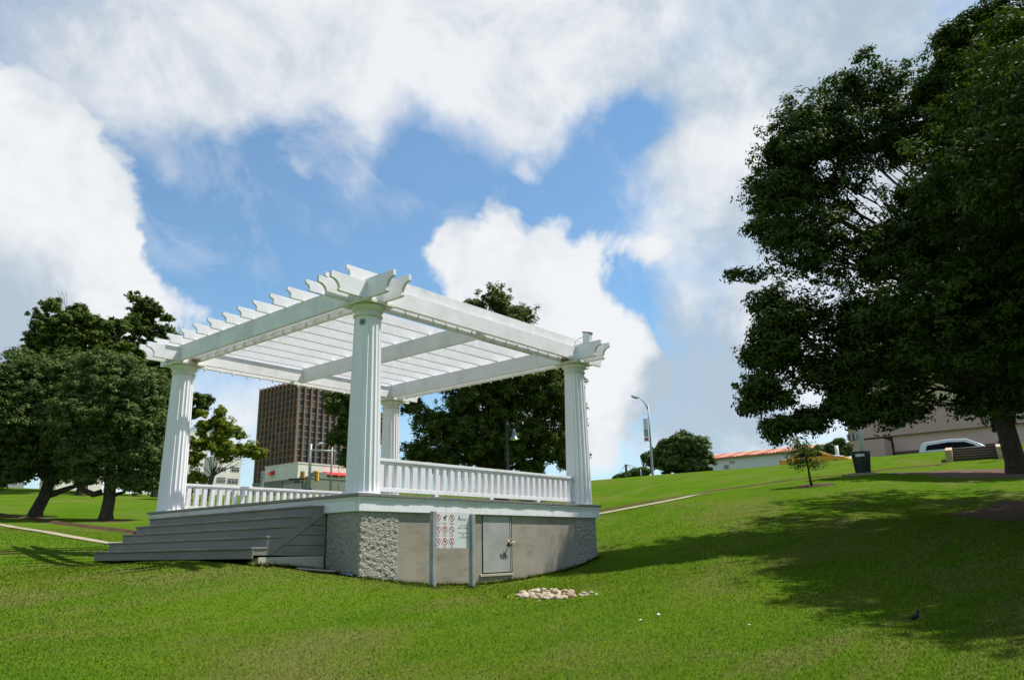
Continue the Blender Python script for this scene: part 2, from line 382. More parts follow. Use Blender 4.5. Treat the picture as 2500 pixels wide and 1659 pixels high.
def mat_grass(blades=False):
    q = NM('grass_blades' if blades else 'mown_lawn', .9, .0)
    big = q.noise(.09, 4, .55); med = q.noise(.6, 6, .62, None, .4); fine = q.noise(22, 6, .75); vf = q.noise(90, 4, .75); patchy = q.noise(.34, 8, .72, (.7, 1.6, 1), .6)
    st = q.noise(.5, 4, .6, (.35, 2.2, 1), .3)
    col = q.ramp(med, [(.25, (.062, .135, .007)), (.48, (.088, .165, .009)), (.66, (.120, .178, .013)), (.82, (.160, .182, .030))])
    col = q.mix(q.ramp(big, [(.38, (0, 0, 0)), (.62, (.75, .75, .75))]), col, (.118, .172, .012))
    col = q.mix(q.ramp(st, [(.5, (0, 0, 0)), (.62, (.55, .55, .55)), (.75, (0, 0, 0))]), col, (.066, .138, .008))
    col = q.mix(q.ramp(patchy, [(.48, (0, 0, 0)), (.62, (.75, .75, .75))]), col, (.180, .160, .050))
    col = q.mix(q.ramp(fine, [(.50, (0, 0, 0)), (.75, (.45, .45, .45))]), col, (.165, .175, .045))
    col = q.mix(q.ramp(vf, [(.32, (.30, .30, .30)), (.50, (0, 0, 0))]), col, (.062, .095, .008))
    col = q.mix(1.0, col, (1.10, 1.16, .98), 'MULTIPLY')
    if blades:
        oi = q.n('ShaderNodeTexNoise'); q.lk(q.co, oi.inputs['Vector']); oi.inputs['Scale'].default_value = 140; oi.inputs['Detail'].default_value = 1
        col = q.mix(q.ramp(oi.outputs[0], [(.40, (0, 0, 0)), (.70, (.35, .35, .35))]), col, (.165, .19, .045))
        q.color(col); nv = q.n('ShaderNodeCombineXYZ'); nv.inputs[2].default_value = 1; nv.inputs[0].default_value = .12; q.lk(nv.outputs[0], q.b.inputs['Normal'])
    else:
        col = q.mix(1.0, col, (.62, .68, .74), 'MULTIPLY'); q.color(col); q.bump(vf, .5, .02)
    return q.m
M['lawn'] = mat_grass(); M['blades'] = mat_grass(True)

# ------------------------------------------------------------------ terrain (a grassy bowl, street level round the rim)
PX = [(1250,1659,6.65),(0,1659,7.2),(2500,1659,6.6),(2500,1520,8.9),(1250,1480,10.3),(600,1500,9.8),(0,1500,10.2),(0,1400,15),(1900,1500,9.6),(1700,1400,13),(2500,1400,12.5),
(265,1327,20),(15,1283,32),(85,1258,40),(258,1268,36),(0,1190,62),(183,1197,62),(500,1216,66),(700,1214,68),(1100,1196,70),(1440,1173,70),(1600,1159,68),(1760,1147,66),(2050,1122,60),(2268,1104,54),(2475,1088,50),(2900,1066,46),
(1465,1253,24),(1730,1203,36),(2107,1155,36),(1982,1185,30),(2480,1155,36),(2450,1240,22),(2310,1130,42),(2250,1320,16),(1900,1300,18),(1600,1300,19),(-500,1300,22),(-500,1220,50),(3000,1250,18),(3000,1500,8),(2100,1220,25),(-600,1600,8)]
PT = [(-8.1,-9.93,-2.5)] + [tuple(hd(*p)) for p in PX]
PT += [(.56,-.26,-1.386),(1.32,-.26,-1.455),(2.27,-.26,-1.5),(3.37,-.26,-1.479),(4.1,-.26,-1.432),(4.9,-.26,-1.369),(5.54,-.26,-1.294),(6.3,-.26,-1.12),(-.26,-.26,-1.261),
(-1.72,.47,-1.055),(-.53,.02,-1.222),(-1.65,6.05,-.97),(-1.7,3,-.975),(7,3,-.9),(6.8,6.8,-.8),(3,7.2,-.85),(0,7,-.9)]
for a in range(0, 360, 30):
    PT.append((CAM[0]+4+math.cos(R(a))*95, CAM[1]+6+math.sin(R(a))*95, 6.0))
PT += [(-25,-25,-1.6),(-40,-40,1.5),(0,-25,-1.8),(-25,0,-1.2),(5,-45,2),(-45,5,2)]
PT = np.array(PT)
def _U(r2): return np.where(r2 > 0, r2*np.log(r2+1e-12), 0)
_X = PT[:, :2]; _n = len(_X); _K = _U(((_X[:, None]-_X[None])**2).sum(-1)) + .6*np.eye(_n); _Q = np.c_[np.ones(_n), _X]
_W = np.linalg.solve(np.block([[_K, _Q], [_Q.T, np.zeros((3, 3))]]), np.r_[PT[:, 2], 0, 0, 0])
C0 = np.array([CAM[0]+4, CAM[1]+6])
def H(x, y):
    x = np.atleast_1d(np.asarray(x, float)); y = np.atleast_1d(np.asarray(y, float)); o = np.empty_like(x)
    rr = np.hypot(x-C0[0], y-C0[1]); k = np.minimum(1, 92/np.maximum(rr, 1e-6)); xx = C0[0]+(x-C0[0])*k; yy = C0[1]+(y-C0[1])*k
    for i in range(0, len(x), 20000):
        sl = slice(i, i+20000); d = (xx[sl, None]-PT[:, 0])**2 + (yy[sl, None]-PT[:, 1])**2
        o[sl] = _U(d) @ _W[:_n] + _W[-3] + _W[-2]*xx[sl] + _W[-1]*yy[sl]
    return o
def h1(x, y): return float(H(x, y)[0])
def ground_at(u, v, D): p = hd(u, v, D); return (float(p[0]), float(p[1]), h1(p[0], p[1]))
def gi(u, v, lo=4.0, hi=80.0):          # where the sight line through a photo pixel meets the ground
    d = ray(u, v); hn = np.hypot(d[0], d[1]); D = np.arange(lo, hi, .1); x = CAM[0]+d[0]/hn*D; y = CAM[1]+d[1]/hn*D
    k = np.nonzero(H(x, y) >= CAM[2]+d[2]/hn*D)[0]
    i = int(k[0]) if len(k) else len(D)-1
    return (float(x[i]), float(y[i]))
def seg_path(pts, step=1.0):
    out_ = []
    for (x0, y0), (x1, y1) in zip(pts[:-1], pts[1:]):
        n = max(1, int(math.hypot(x1-x0, y1-y0)/step))
        for i in range(n): out_.append((x0+(x1-x0)*i/n, y0+(y1-y0)*i/n))
    out_.append(pts[-1]); return out_

def make_terrain():
    # polar sheet, fine near the camera, reaching the horizon
    rs = [0.0] + list(np.geomspace(1.2, 95, 150)) + [110, 140, 200, 350, 700, 1400]
    na = 260; vs = []
    X = []; Y = []
    for r in rs[1:]:
        for k in range(na):
            a = k/na*math.tau; X.append(CAM[0]+r*math.cos(a)); Y.append(CAM[1]+r*math.sin(a))
    X = [CAM[0]]+X; Y = [CAM[1]]+Y; Z = H(X, Y)
    vs = list(zip(X, Y, Z.tolist())); fs = []
    for k in range(na): fs.append((0, 1+k, 1+(k+1) % na))
    for i in range(len(rs)-2):
        for k in range(na): fs.append((1+i*na+k, 1+(i+1)*na+k, 1+(i+1)*na+(k+1) % na, 1+i*na+(k+1) % na))
    mb = MB(); mb.v = vs; mb.f = fs
    o = mb.build('lawn', M['lawn'], smooth=True); tag(o, kind='structure')
make_terrain()

def strip(name, pts, width, mat, lift=.02, step=.8, label=None, thick=0):
    p = seg_path(pts, step); vs = []; fs = []
    n = 4
    for i, (x, y) in enumerate(p):
        a = p[max(i-1, 0)]; b = p[min(i+1, len(p)-1)]; tx, ty = b[0]-a[0], b[1]-a[1]; l = math.hypot(tx, ty) or 1; nx, ny = -ty/l, tx/l
        wv = width*(1+.12*math.sin(i*1.7)+.1*math.sin(i*.63)) if name != 'path' else width
        for k in range(n+1):
            q = (k/n-.5)*wv; X = x+nx*q; Y = y+ny*q
            vs.append((X, Y, h1(X, Y)+lift + thick*(1-abs(k/n-.5)*2)**.5))
    for i in range(len(p)-1):
        for k in range(n): a = i*(n+1)+k; fs.append((a, a+1, a+n+2, a+n+1))
    mb = MB(); mb.add(vs, fs); o = mb.build(name, mat, smooth=True); tag(o, label, kind='structure'); return o
g = lambda u, v, D: tuple(hd(u, v, D)[:2])
strip('path', [gi(-60, 1270), gi(15, 1283), gi(77, 1294), gi(140, 1305), gi(200, 1316), gi(265, 1327), (.6, 8.8), (5, 9.6)], .34, M['path'], .02)
strip('path', [(5, 9.6), gi(1400, 1265), gi(1465, 1254), gi(1530, 1242), gi(1600, 1229), gi(1665, 1216), gi(1730, 1204)], .40, M['path'], .02)
strip('dark_bank_edge', [gi(-60, 1248), gi(0, 1256), gi(85, 1267), gi(200, 1284), gi(345, 1303)], .5, M['soil'], .0, .8, None, .08)  # dark soil strip standing in for the shadow along the bank edge
strip('dark_bank_edge', [gi(1400, 1260), gi(1500, 1241), gi(1600, 1222), gi(1730, 1199), gi(1900, 1176), gi(2060, 1160), gi(2180, 1144), gi(2310, 1133)], .30, M['soil'], .0, .8, None, .04)
def patch(name, c, rx, ry, mat, rz=0, lift=.006):
    vs = []; fs = []; n = 40; rings = 8
    vs.append((c[0], c[1], h1(*c)+lift+.008))
    for i in range(1, rings+1):
        for k in range(n):
            a = k/n*math.tau; w_ = 1+.40*mn.noise(Vector((math.cos(a)*1.5+c[0], math.sin(a)*1.5, 0)))+.10*mn.noise(Vector((math.cos(a)*5, math.sin(a)*5, c[1])))
            q = i/rings*w_; x = rx*q*math.cos(a); y = ry*q*math.sin(a); X = c[0]+x*math.cos(rz)-y*math.sin(rz); Y = c[1]+x*math.sin(rz)+y*math.cos(rz)
            vs.append((X, Y, h1(X, Y)+lift+.008*(1-i/rings)))
    for k in range(n): fs.append((0, 1+k, 1+(k+1) % n))
    for i in range(rings-1):
        for k in range(n): fs.append((1+i*n+k, 1+(i+1)*n+k, 1+(i+1)*n+(k+1) % n, 1+i*n+(k+1) % n))
    mb = MB(); mb.add(vs, fs); tag(mb.build(name, mat, smooth=True), kind='structure')
patch('mulch_bed', gi(2530, 1243), 2.3, 1.7, M['soil'])  # dark soil tone also paints in the tree shade on this bed
patch('mulch_bed', g(2500, 1157, 35.5), 4.8, 2.2, M['mulch'], R(100))
patch('mulch_bed', g(1990, 1184, 30.2), .9, .7, M['soil'])
patch('mulch_bed', g(85, 1261, 38.7), .9, .8, M['soil'])
patch('mulch_bed', g(262, 1271, 35.2), .9, .8, M['soil'])

# short grass over the near lawn
def make_blades():
    n = 950000
    u = np.where(RNG.uniform(size=n) < .8, RNG.uniform(-60, 2560, n), RNG.uniform(-900, 3600, n)); D = 5.2*(34/5.2)**(RNG.uniform(0, 1, n)**1.35)
    d = np.stack([(u-1250)/F, np.full(n, -(1400-829.5)/F), np.ones(n)], 1) @ RM
    hn = np.hypot(d[:, 0], d[:, 1]); x = CAM[0]+d[:, 0]/hn*D; y = CAM[1]+d[:, 1]/hn*D
    ok = ~((x > -.3) & (x < 6.45) & (y > -.25) & (y < 7)) & ~((x > -1.66) & (x < 0) & (y > .55) & (y < 6.6))
    ok &= np.hypot((x-.95)/.62, (y+2.85)/.45) > 1
    x, y, D = x[ok], y[ok], D[ok]
    # longer uncut tufts against the walls, steps and posts
    ex = []; ne = 5200
    t = RNG.uniform(0, 1, ne); ex.append((-.25+t*6.6, -.262-np.abs(RNG.normal(0, .022, ne))))
    t = RNG.uniform(0, 1, 900); ex.append((-.262-np.abs(RNG.normal(0, .02, 900)), -.25+t*.85)); t = RNG.uniform(0, 1, 1500); ex.append((-.26-t*1.3, .585-np.abs(RNG.normal(0, .02, 1500))))
    for px_ in (.61, 1.51): ex.append((px_+RNG.normal(0, .04, 160), -1.01+RNG.normal(0, .04, 160)))
    for a_ in RNG.uniform(0, math.tau, 260): ex.append((np.array([.95+.62*math.cos(a_)+RNG.normal(0, .03)]), np.array([-2.85+.45*math.sin(a_)+RNG.normal(0, .03)])))
    xe = np.concatenate([e[0] for e in ex]); ye = np.concatenate([e[1] for e in ex]); nx_ = len(xe); x = np.r_[x, xe]; y = np.r_[y, ye]; D = np.r_[D, np.hypot(xe-CAM[0], ye-CAM[1])]
    n = len(x); z = H(x, y)
    sc = np.clip(D/9, .75, 2.2)
    fade = np.clip((34-D)/18, .15, 1); hgt = RNG.uniform(.007, .021, n)*sc**.4*fade; wd = RNG.uniform(.0016, .0042, n)*sc
    hgt[-nx_:] *= RNG.uniform(1.6, 4.2, nx_); wd[-nx_:] *= 1.4
    a = RNG.uniform(0, math.tau, n); lean = RNG.uniform(.3, 2.0, n)*hgt; b = RNG.uniform(0, math.tau, n)
    V = np.empty((n, 3, 3))
    V[:, 0] = np.stack([x-np.cos(a)*wd, y-np.sin(a)*wd, z-.004], 1); V[:, 1] = np.stack([x+np.cos(a)*wd, y+np.sin(a)*wd, z-.004], 1)
    V[:, 2] = np.stack([x+np.cos(b)*lean, y+np.sin(b)*lean, z+hgt], 1)
    me = bpy.data.meshes.new('grass'); me.vertices.add(3*n); me.vertices.foreach_set('co', V.reshape(-1).astype(np.float32))
    me.loops.add(3*n); me.loops.foreach_set('vertex_index', np.arange(3*n, dtype=np.int32)); me.polygons.add(n)
    me.polygons.foreach_set('loop_start', np.arange(0, 3*n, 3, dtype=np.int32)); me.polygons.foreach_set('loop_total', np.full(n, 3, dtype=np.int32))
    me.update(); me.materials.append(M['blades']); tag(meshobj(me, 'grass'), kind='stuff')
make_blades()

# ------------------------------------------------------------------ the bandstand
AX, BY = 6.1, 6.34
BS = empty('pergola_bandstand', (0, 0, 0), 'white open pergola bandstand with four fluted columns on a raised grey concrete base', 'bandstand')
# base walls
mb = MB(); mb.box(-.19, 6.30, -.24, 6.58, -1.9, -.20); mb.build('base_wall', M['conc'], BS, bevel=.006)
def rough_panel(x0, x1, y0, y1, z0, z1, name='pebbledash_panel', face='y', amp=.021, parent=BS):
    n1 = max(2, int(((x1-x0) if face == 'y' else (y1-y0))/.016)); n2 = int((z1-z0)/.016); vs = []; fs = []
    for j in range(n2+1):
        for i in range(n1+1):
            s = i/n1; z = z0+(z1-z0)*j/n2; p = (x0+(x1-x0)*s, y0, z) if face == 'y' else (x0, y0+(y1-y0)*s, z)
            e = 0 if i in (0, n1) else 1
            q = Vector(p); d = amp*(.5+mn.noise(q*17)*.6+mn.noise(q*38)*.45+.25*mn.noise(q*75))*e + (0.0 if e else -.004)
            vs.append((p[0], p[1]-d, p[2]) if face == 'y' else (p[0]-d, p[1], p[2]))
    for j in range(n2):
        for i in range(n1): a = j*(n1+1)+i; fs.append((a, a+1, a+n1+2, a+n1+1))
    m_ = MB(); m_.add(vs, fs)
    return m_
pa = rough_panel(-.235, .565, -.248, 0, -1.7, -.272); o = pa.build('pebbledash_panel', M['rough'], BS, smooth=True)
pa = rough_panel(5.545, 6.335, -.248, 0, -1.7, -.272); pa.build('pebbledash_panel', M['rough'], BS, smooth=True)
pa = rough_panel(-.240, 0, -.248, .575, -1.7, -.272, face='x', amp=.016); pa.build('pebbledash_panel', M['rough'], BS, smooth=True, label='shaded pebbledash panel beside the steps')
mb = MB(); mb.box(-.236, -.05, -.2445, .58, -1.9, -.272); mb.build('corner_pier', M['rough'], BS)
mb = MB(); mb.box(6.25, 6.336, -.2445, .55, -1.9, -.272); mb.build('corner_pier', M['rough'], BS)
# fascia and deck
mb = MB()
mb.box(-.295, 6.425, -.295, -.235, -.272, -.05); mb.box(-.295, -.235, -.235, 6.62, -.272, -.05); mb.box(6.365, 6.425, -.235, 6.62, -.272, -.05); mb.box(-.235, 6.365, 6.565, 6.62, -.272, -.05)
fa = mb.build('fascia', M['paint'], BS, bevel=.004)
for x in (1.62, 3.05, 4.72): MB().box(x, x+.004, -.2965, -.2945, -.271, -.106).build('board_joint', M['socket'], fa)
for y in (1.9, 4.1): MB().box(-.2965, -.2945, y, y+.004, -.271, -.106).build('board_joint', M['socket'], fa)
mb = MB()
for a_, z0, z1 in ((.304, -.105, -.080), (.316, -.080, -.046)):
    mb.box(-a_, 6.13+a_, -a_, -.293, z0, z1); mb.box(-a_, -.293, -.293, 6.33+a_, z0, z1); mb.box(6.423, 6.13+a_, -.293, 6.33+a_, z0, z1)
mb.build('cornice_moulding', M['board'], BS, bevel=.003)
mb = MB(); x = -.335; i = 0
while x < 6.42:
    w_ = .138; e = random.uniform(-.006, .004); mb.box(x, min(x+w_, 6.46), -.334+e, 6.66, -.042+random.uniform(-.001, .001), 0); x += w_+.005; i += 1
mb.build('deck', M['lip'], BS, bevel=.002)
mb = MB(); mb.box(-.350, -.337, -.336, 6.66, -.044, .001); mb.build('deck_edge_board', M['step'], BS, bevel=.002)

# columns
def flute_shaft(H0=2.99):
    prof = []; zs = [0, .03] + [H0*i/14 for i in range(1, 14)] + [H0-.05, H0]
    seg = 20*8; vs = []; fs = []
    for z in zs:
        t = z/H0; r = .277-.050*t**1.25
        dep = .020 if .02 < z < H0-.02 else 0.0
        for k in range(seg):
            ph = (k % 8)/8; s = 0 if ph == 0 else math.sin(ph*math.pi)**.6
            q = r-dep*s; a = k/seg*math.tau; vs.append((q*math.cos(a), q*math.sin(a), z))
    for i in range(len(zs)-1):
        for k in range(seg): fs.append((i*seg+k, i*seg+(k+1) % seg, (i+1)*seg+(k+1) % seg, (i+1)*seg+k))
    m_ = MB(); m_.add(vs, fs); return m_
def column(x, y, spot=False):
    top = MB(); top.lathe([(.215, 2.97), (.240, 2.97), (.252, 2.985), (.252, 3.0), (.240, 3.012), (.229, 3.015), (.227, 3.055), (.236, 3.06), (.236, 3.072), (.255, 3.085), (.276, 3.112), (.288, 3.140), (.290, 3.164), (.278, 3.172), (.1, 3.172)], seg=64)
    c = top.build('column', M['capital'], BS, smooth='auto'); c.name = 'column'; c.location = (x, y, 0)
    sh = flute_shaft().build('shaft', M['shaft_spot'] if spot else M['shaft'], c, smooth='auto')
    bs = MB(); bs.lathe([(.295, 0.001), (.295, .022), (.285, .03), (.27, .032)], seg=64); bs.build('base_ring', M['paint'], c, smooth='auto')
    ab = MB(); ab.box(-.325, .325, -.325, .325, 3.173, 3.2285); ab.build('abacus', M['capital'], c, bevel=.006)
    return c
column(0, 0, True)
for q in ((AX, 0), (0, BY), (AX, BY)): column(*q)

# beams with ogee tails
def tail_profile(p0, p1, z0, z1, tip=.10, run=.155, step=.02, n=10):
    """side outline of a plank whose two ends are cut to a cavetto"""
    zt = z1-tip; pts = []
    def end(pe, s):          # pe = tip coordinate, s = +1 when inside lies towards +p
        e = [(pe, z1), (pe, zt), (pe+s*.022, zt-.012)]
        for i in range(n+1):
            a = i/n*math.pi/2
            e.append((pe+s*(.022+run*math.sin(a)), zt-.012-(zt-.012-z0-.035)*(1-math.cos(a))))
        e.append((pe+s*(.022+run-step*1.4), z0+.024)); e.append((pe+s*(.022+run+step*.3), z0))
        return e
    return end(p0, 1) + end(p1, -1)[::-1]
def beam(ax, c, p0, p1, z0, z1, soff, singles=None):
    mb = MB(); pr = tail_profile(p0, p1, z0, z1)
    for a, b in (singles or ((c-.20, c-.14), (c+.14, c+.20))): mb.prism(pr, a, b, ax)
    o = mb.build('beam', M['board'], BS, bevel=.004)
    if soff:
        s = MB()
        if ax == 'y': s.box(p0+.62, p1-.62, c-.139, c+.139, soff, soff+.02)
        else: s.box(c-.139, c+.139, p0+.62, p1-.62, soff, soff+.02)
        s.build('soffit_board', M['paint'], o)
    return o
ZB, ZT = 3.232, 3.588
beam('y', -.04, -.973, 7.05, ZB, 3.537, None); beam('y', 6.30, -.973, 7.05, ZB, 3.537, None)
beam('x', -.04, -.905, 7.16, ZB+.004, ZT, None); beam('x', 6.07, -.905, 7.16, ZB+.004, ZT, None)
beam('x', 3.0, -.17, 6.42, ZB+.004, ZT, None, ((2.975, 3.035),)).name = 'beam'
RY = [-.085+.5604*i for i in range(13)]
rp = MB().prism(tail_profile(-.58, 6.66, 0, .196, tip=.062, run=.066, step=.012), -.024, .024, 'y')
r0 = rp.build('rafter', M['board'], BS, bevel=.003); r0.location = (0, RY[0], ZT+.003)
for yv in RY[1:]:
    c = r0.copy(); COL.objects.link(c); c.parent = BS; c.location = (random.uniform(-.02, .02), yv+random.uniform(-.012, .012), ZT+.003); c.rotation_euler.z = random.uniform(-.0015, .0015)

# railings
def railing(x0, x1, y, n, blocks=()):
    mb = MB(); mb.box(x0, x1, y-.062, y+.062, .562, .612); mb.box(x0, x1, y-.045, y+.045, .530, .562)
    top = mb.build('railing', M['paint'], BS, bevel=.004)
    b = MB(); b.box(x0, x1, y-.05, y+.05, .062, .135); b.build('bottom_rail', M['paint'], top, bevel=.004)
    for q in blocks:
        k = MB(); k.box(q-.045, q+.045, y-.05, y+.05, 0.001, .062); k.build('foot_block', M['paint'], top)
    bal = MB(); bal.box(-.043, .043, -.043, .043, .135, .53); b0 = bal.build('baluster', M['paint'], top, bevel=.003)
    s = (x1-x0-.25)/(n-1); b0.location = (x0+.125, y, 0)
    for i in range(1, n):
        c = b0.copy(); COL.objects.link(c); c.parent = top; c.location = (x0+.125+s*i, y, 0)
    return top
railing(.24, 5.86, 0, 30, (1.637, 3.116, 4.571)); railing(.24, 5.86, BY, 30, (1.6, 3.1, 4.6))
mb = MB(); mb.box(5.72, 5.80, -.05, .05, .062, .56); 

# stairs
ST = MB()
Y0, Y1 = .60, 6.06
tz = [(-.58, -.150), (-.832, -.312), (-1.082, -.472), (-1.335, -.626), (-1.585, -.790)]
prev = -.205
stair = MB()
# side boards (stepped skirt) near side and far side
def skirt(y0, y1):
    pts = [(-.238, -.178)]
    for (xe, z) in tz: pts += [(xe+.035, z-.028), (xe+.035, z-.03-.13)]
    pts = [(-.238, -.178), (-.545, -.178), (-.545, -.34), (-.797, -.34), (-.797, -.50), (-1.047, -.50), (-1.047, -.654), (-1.30, -.654), (-1.30, -.822), (-1.553, -.822), (-1.553, -.905), (-.238, -.935)]
    return MB().prism(pts, y0, y1, 'y')
stb = skirt(Y0, Y0+.03).build('staircase', M['step'], BS, bevel=.002)
skirt(Y1-.03, Y1).build('side_board', M['step'], stb, bevel=.002)
dk = MB()
for z in (-.46, -.614, -.77): MB().box(-.52-(-.46-z)*1.55, -.24, Y0-.0025, Y0, z-.003, z+.003).build('board_joint', M['black'], stb)
dk.tube([(-1.22, Y0-.001, -.90), (-.27, Y0-.001, -.30)], .0035, 4)
dk.build('board_joint', M['black'], stb)
for i, (xe, z) in enumerate(tz):
    inner = tz[i-1][0]+.035 if i else -.24
    t = MB(); t.box(xe, inner, Y0-.012, Y1+.012, z-.032, z); to = t.build('tread', M['lip'], stb, bevel=.006)
    zb = tz[i+1][1] if i < 4 else -.955
    r_ = MB(); r_.box(xe+.028, xe+.05, Y0-.002 if i < 4 else Y0-.008, Y1, zb+.0, z-.033); r_.build('riser', M['step'], stb, bevel=.002)
ft = MB(); ft.box(-1.44, -.245, Y0+.006, Y0+.20, -1.6, -.937); ft.box(-1.15, -.245, Y1-.25, Y1-.02, -1.6, -.937); ft.box(-.95, -.245, Y0+.2, Y1-.25, -1.6, -1.02)
ft.build('footing', M['block'], stb, bevel=.01)

# hatch in the front wall
hd_ = MB(); hd_.box(2.63, 3.385, -.2475, -.2405, -1.30, -.30); hatch = hd_.build('hatch_door', M['metal_door'], BS, bevel=.002)
fr = MB(); fr.box(2.607, 2.628, -.246, -.2405, -1.318, -.28); fr.box(3.387, 3.398, -.244, -.2405, -1.318, -.28); fr.box(3.428, 3.452, -.246, -.2405, -1.33, -.28); fr.box(2.628, 3.428, -.246, -.2405, -1.318, -1.302)
fr.build('hatch_gap', M['black'], hatch)
fj = MB(); fj.box(3.399, 3.427, -.250, -.2405, -1.30, -.285); fj.build('hatch_jamb', M['metal_door'], hatch)
sl = MB(); sl.box(2.53, 3.46, -.268, -.2405, -1.365, -1.322); sl.build('hatch_sill', M['block'], BS, bevel=.004)
hp = MB(); hp.box(3.33, 3.42, -.262, -.248, -.80, -.765); hp.build('hasp', M['dark'], hatch)
# crumpled dry leaf caught on the hasp
lf = MB(); c_ = Vector((3.33, -.30, -.79))
def leafblade(mb, base, tip, wd, up):
    base, tip = Vector(base), Vector(tip); d = tip-base; s = d.cross(Vector(up)).normalized()*wd; n_ = 6; vs = []; fs = []
    for i in range(n_+1):
        t = i/n_; p = base+d*t+Vector(up)*.03*math.sin(t*3); q = math.sin(math.pi*min(1, t*.9+.08))
        vs += [p-s*q, p+Vector(up)*.008, p+s*q]
    for i in range(n_): a = i*3; fs += [(a, a+1, a+4, a+3), (a+1, a+2, a+5, a+4)]
    mb.add(vs, fs)
for tx, tz_, wd in ((-.13, .05, .022), (-.02, .10, .020), (.12, .02, .022), (.09, -.06, .018)): leafblade(lf, c_, c_+Vector((tx, random.uniform(-.02, .01), tz_)), wd, (0, -1, .4))
lo = lf.build('dry_leaf', M['leafdry']); tag(lo, 'curled dry leaf caught on the metal hatch latch', 'leaf')
lf = MB()
for tx, tz_, wd in ((-.11, -.04, .03), (-.06, -.07, .03), (.02, -.05, .03)): leafblade(lf, c_, c_+Vector((tx, 0.01, tz_)), wd, (0, -1, .2))
lf.tube([c_+Vector((-.02, .01, -.04)), c_+Vector((-.06, .035, -.13)), c_+Vector((-.115, .04, -.235))], [.007, .007, .009], 6)
lf.build('shrivelled_stalk', M['leafbrown'], lo)

# bulb strings under the soffits
def string(p0, p1, z, label, sp=.35):
    p0, p1 = Vector(p0), Vector(p1); Ln = (p1-p0).length; n = int(Ln/sp); d = (p1-p0)/n; pts = []
    e = empty('string_lights', tuple(p0), label, 'string lights', 'bulb strings under the pergola beams'); e.location = (p0.x, p0.y, z)
    for i in range(n):
        a = d*i; pts += [a, a+d*.5+Vector((0, 0, -.012))]
    pts.append(d*n); cb = MB(); cb.tube(pts, .0035, 5); cb.build('cable', M['cable'], e)
    so = MB(); so.lathe([(.012, 0), (.012, -.035), (.009, -.036)], seg=8); so.lathe([(.008, -.036), (.022, -.055), (.024, -.07), (.015, -.088), (.002, -.092)], seg=10)
    bb = so.build('bulb', M['bulb'], e, smooth=True); bb.location = d*.5
    for i in range(1, n):
        c = bb.copy(); COL.objects.link(c); c.parent = e; c.location = d*(i+.5)+Vector((random.uniform(-.02, .02), random.uniform(-.02, .02), 0)); c.rotation_euler = (random.uniform(-.3, .3), random.uniform(-.3, .3), 0)
string((.35, .072, 0), (5.75, .072, 0), 3.335, 'bulb string inside the front beam above the white railing nearest the sign')
string((.072, .35, 0), (.072, 6.0, 0), 3.335, 'bulb string inside the left beam above the grey steps')
string((.35, 6.42, 0), (5.75, 6.42, 0), 3.262, 'bulb string hanging below the rear beam in front of the brown tower')
string((6.17, .35, 0), (6.17, 6.0, 0), 3.262, 'bulb string hanging below the right beam in front of the dark tree')

# floodlight on the right corner
fl = empty('floodlight', (5.93, -.52, 3.592), 'small white floodlight standing on the right corner beam end of the pergola', 'floodlight')
mb = MB(); mb.add([(-.06, -.09, 0), (.06, -.09, 0), (.06, .09, 0), (-.06, .09, 0), (-.06, -.11, .20), (.06, -.11, .20), (.06, .08, .25), (-.06, .08, .25)], [(0, 3, 2, 1), (4, 5, 6, 7), (0, 1, 5, 4), (1, 2, 6, 5), (2, 3, 7, 6), (3, 0, 4, 7)])
mb.build('housing', M['paint'], fl, bevel=.008)
mb = MB(); mb.add([(-.07, -.12, .202), (.07, -.12, .202), (.07, .09, .252), (-.07, .09, .252), (-.07, -.12, .222), (.07, -.12, .222), (.07, .09, .272), (-.07, .09, .272)], [(0, 3, 2, 1), (4, 5, 6, 7), (0, 1, 5, 4), (1, 2, 6, 5), (2, 3, 7, 6), (3, 0, 4, 7)]); mb.build('lens_rim', M['dark'], fl)
mb = MB(); mb.tube([(0, .09, .16), (0, .20, .15), (0, .32, .10), (0, .38, 0.01)], .010, 6); mb.build('cable', M['cable'], fl)
# bird nests above the capitals
def nest(x, y, z, label):
    mb = MB()
    for i in range(90):
        a = random.uniform(0, math.tau); r = random.uniform(.0, .10); p = Vector((x+r*math.cos(a), y+r*math.sin(a)*1.1, z+random.uniform(0, .05))); q = Vector((random.gauss(0, 1), random.gauss(0, 1), random.gauss(0, .35))).normalized()*random.uniform(.03, .08)
        mb.tube([p-q, p+q*.3+Vector((0, 0, .01)), p+q], .0028, 4)
    tag(mb.build('bird_nest', M['straw']), label, 'bird nest')
nest(.02, 5.92, 3.232, 'ragged straw bird nest tucked on the left column capital'); nest(5.80, .02, 3.232, 'dry twig bird nest tucked on the right front column capital')

# ------------------------------------------------------------------ park rules sign
SG = empty('rules_sign', (1.02, -1.0, h1(1.02, -1.0)), 'park rules sign with red no-symbols on two steel posts before the concrete wall', 'sign')
gz = h1(1.02, -1.0)
def W2L(o): return Vector((-1.02, 1.0, -gz)) if o is SG else Vector((0, 0, 0))
def shift(mb, d):
    mb.v = [(a+d[0], b+d[1], c+d[2]) for a, b, c in mb.v]; return mb
OFF = (-1.02, 1.0, -gz)
for x, zt in ((.575, -.292), (1.475, -.315)):
    mb = MB(); mb.box(x, x+.007, -1.05, -.97, -1.75, zt); mb.box(x+.007, x+.075, -1.05, -1.043, -1.75, zt); mb.box(x+.068, x+.075, -1.043, -.97, -1.75, zt)
    shift(mb, OFF).build('post', M['galv'], SG, bevel=.0015)
mb = MB(); mb.box(.655, 1.500, -.992, -.986, -.860, -.300); pn = shift(mb, OFF).build('sign_panel', M['signwhite'], SG)
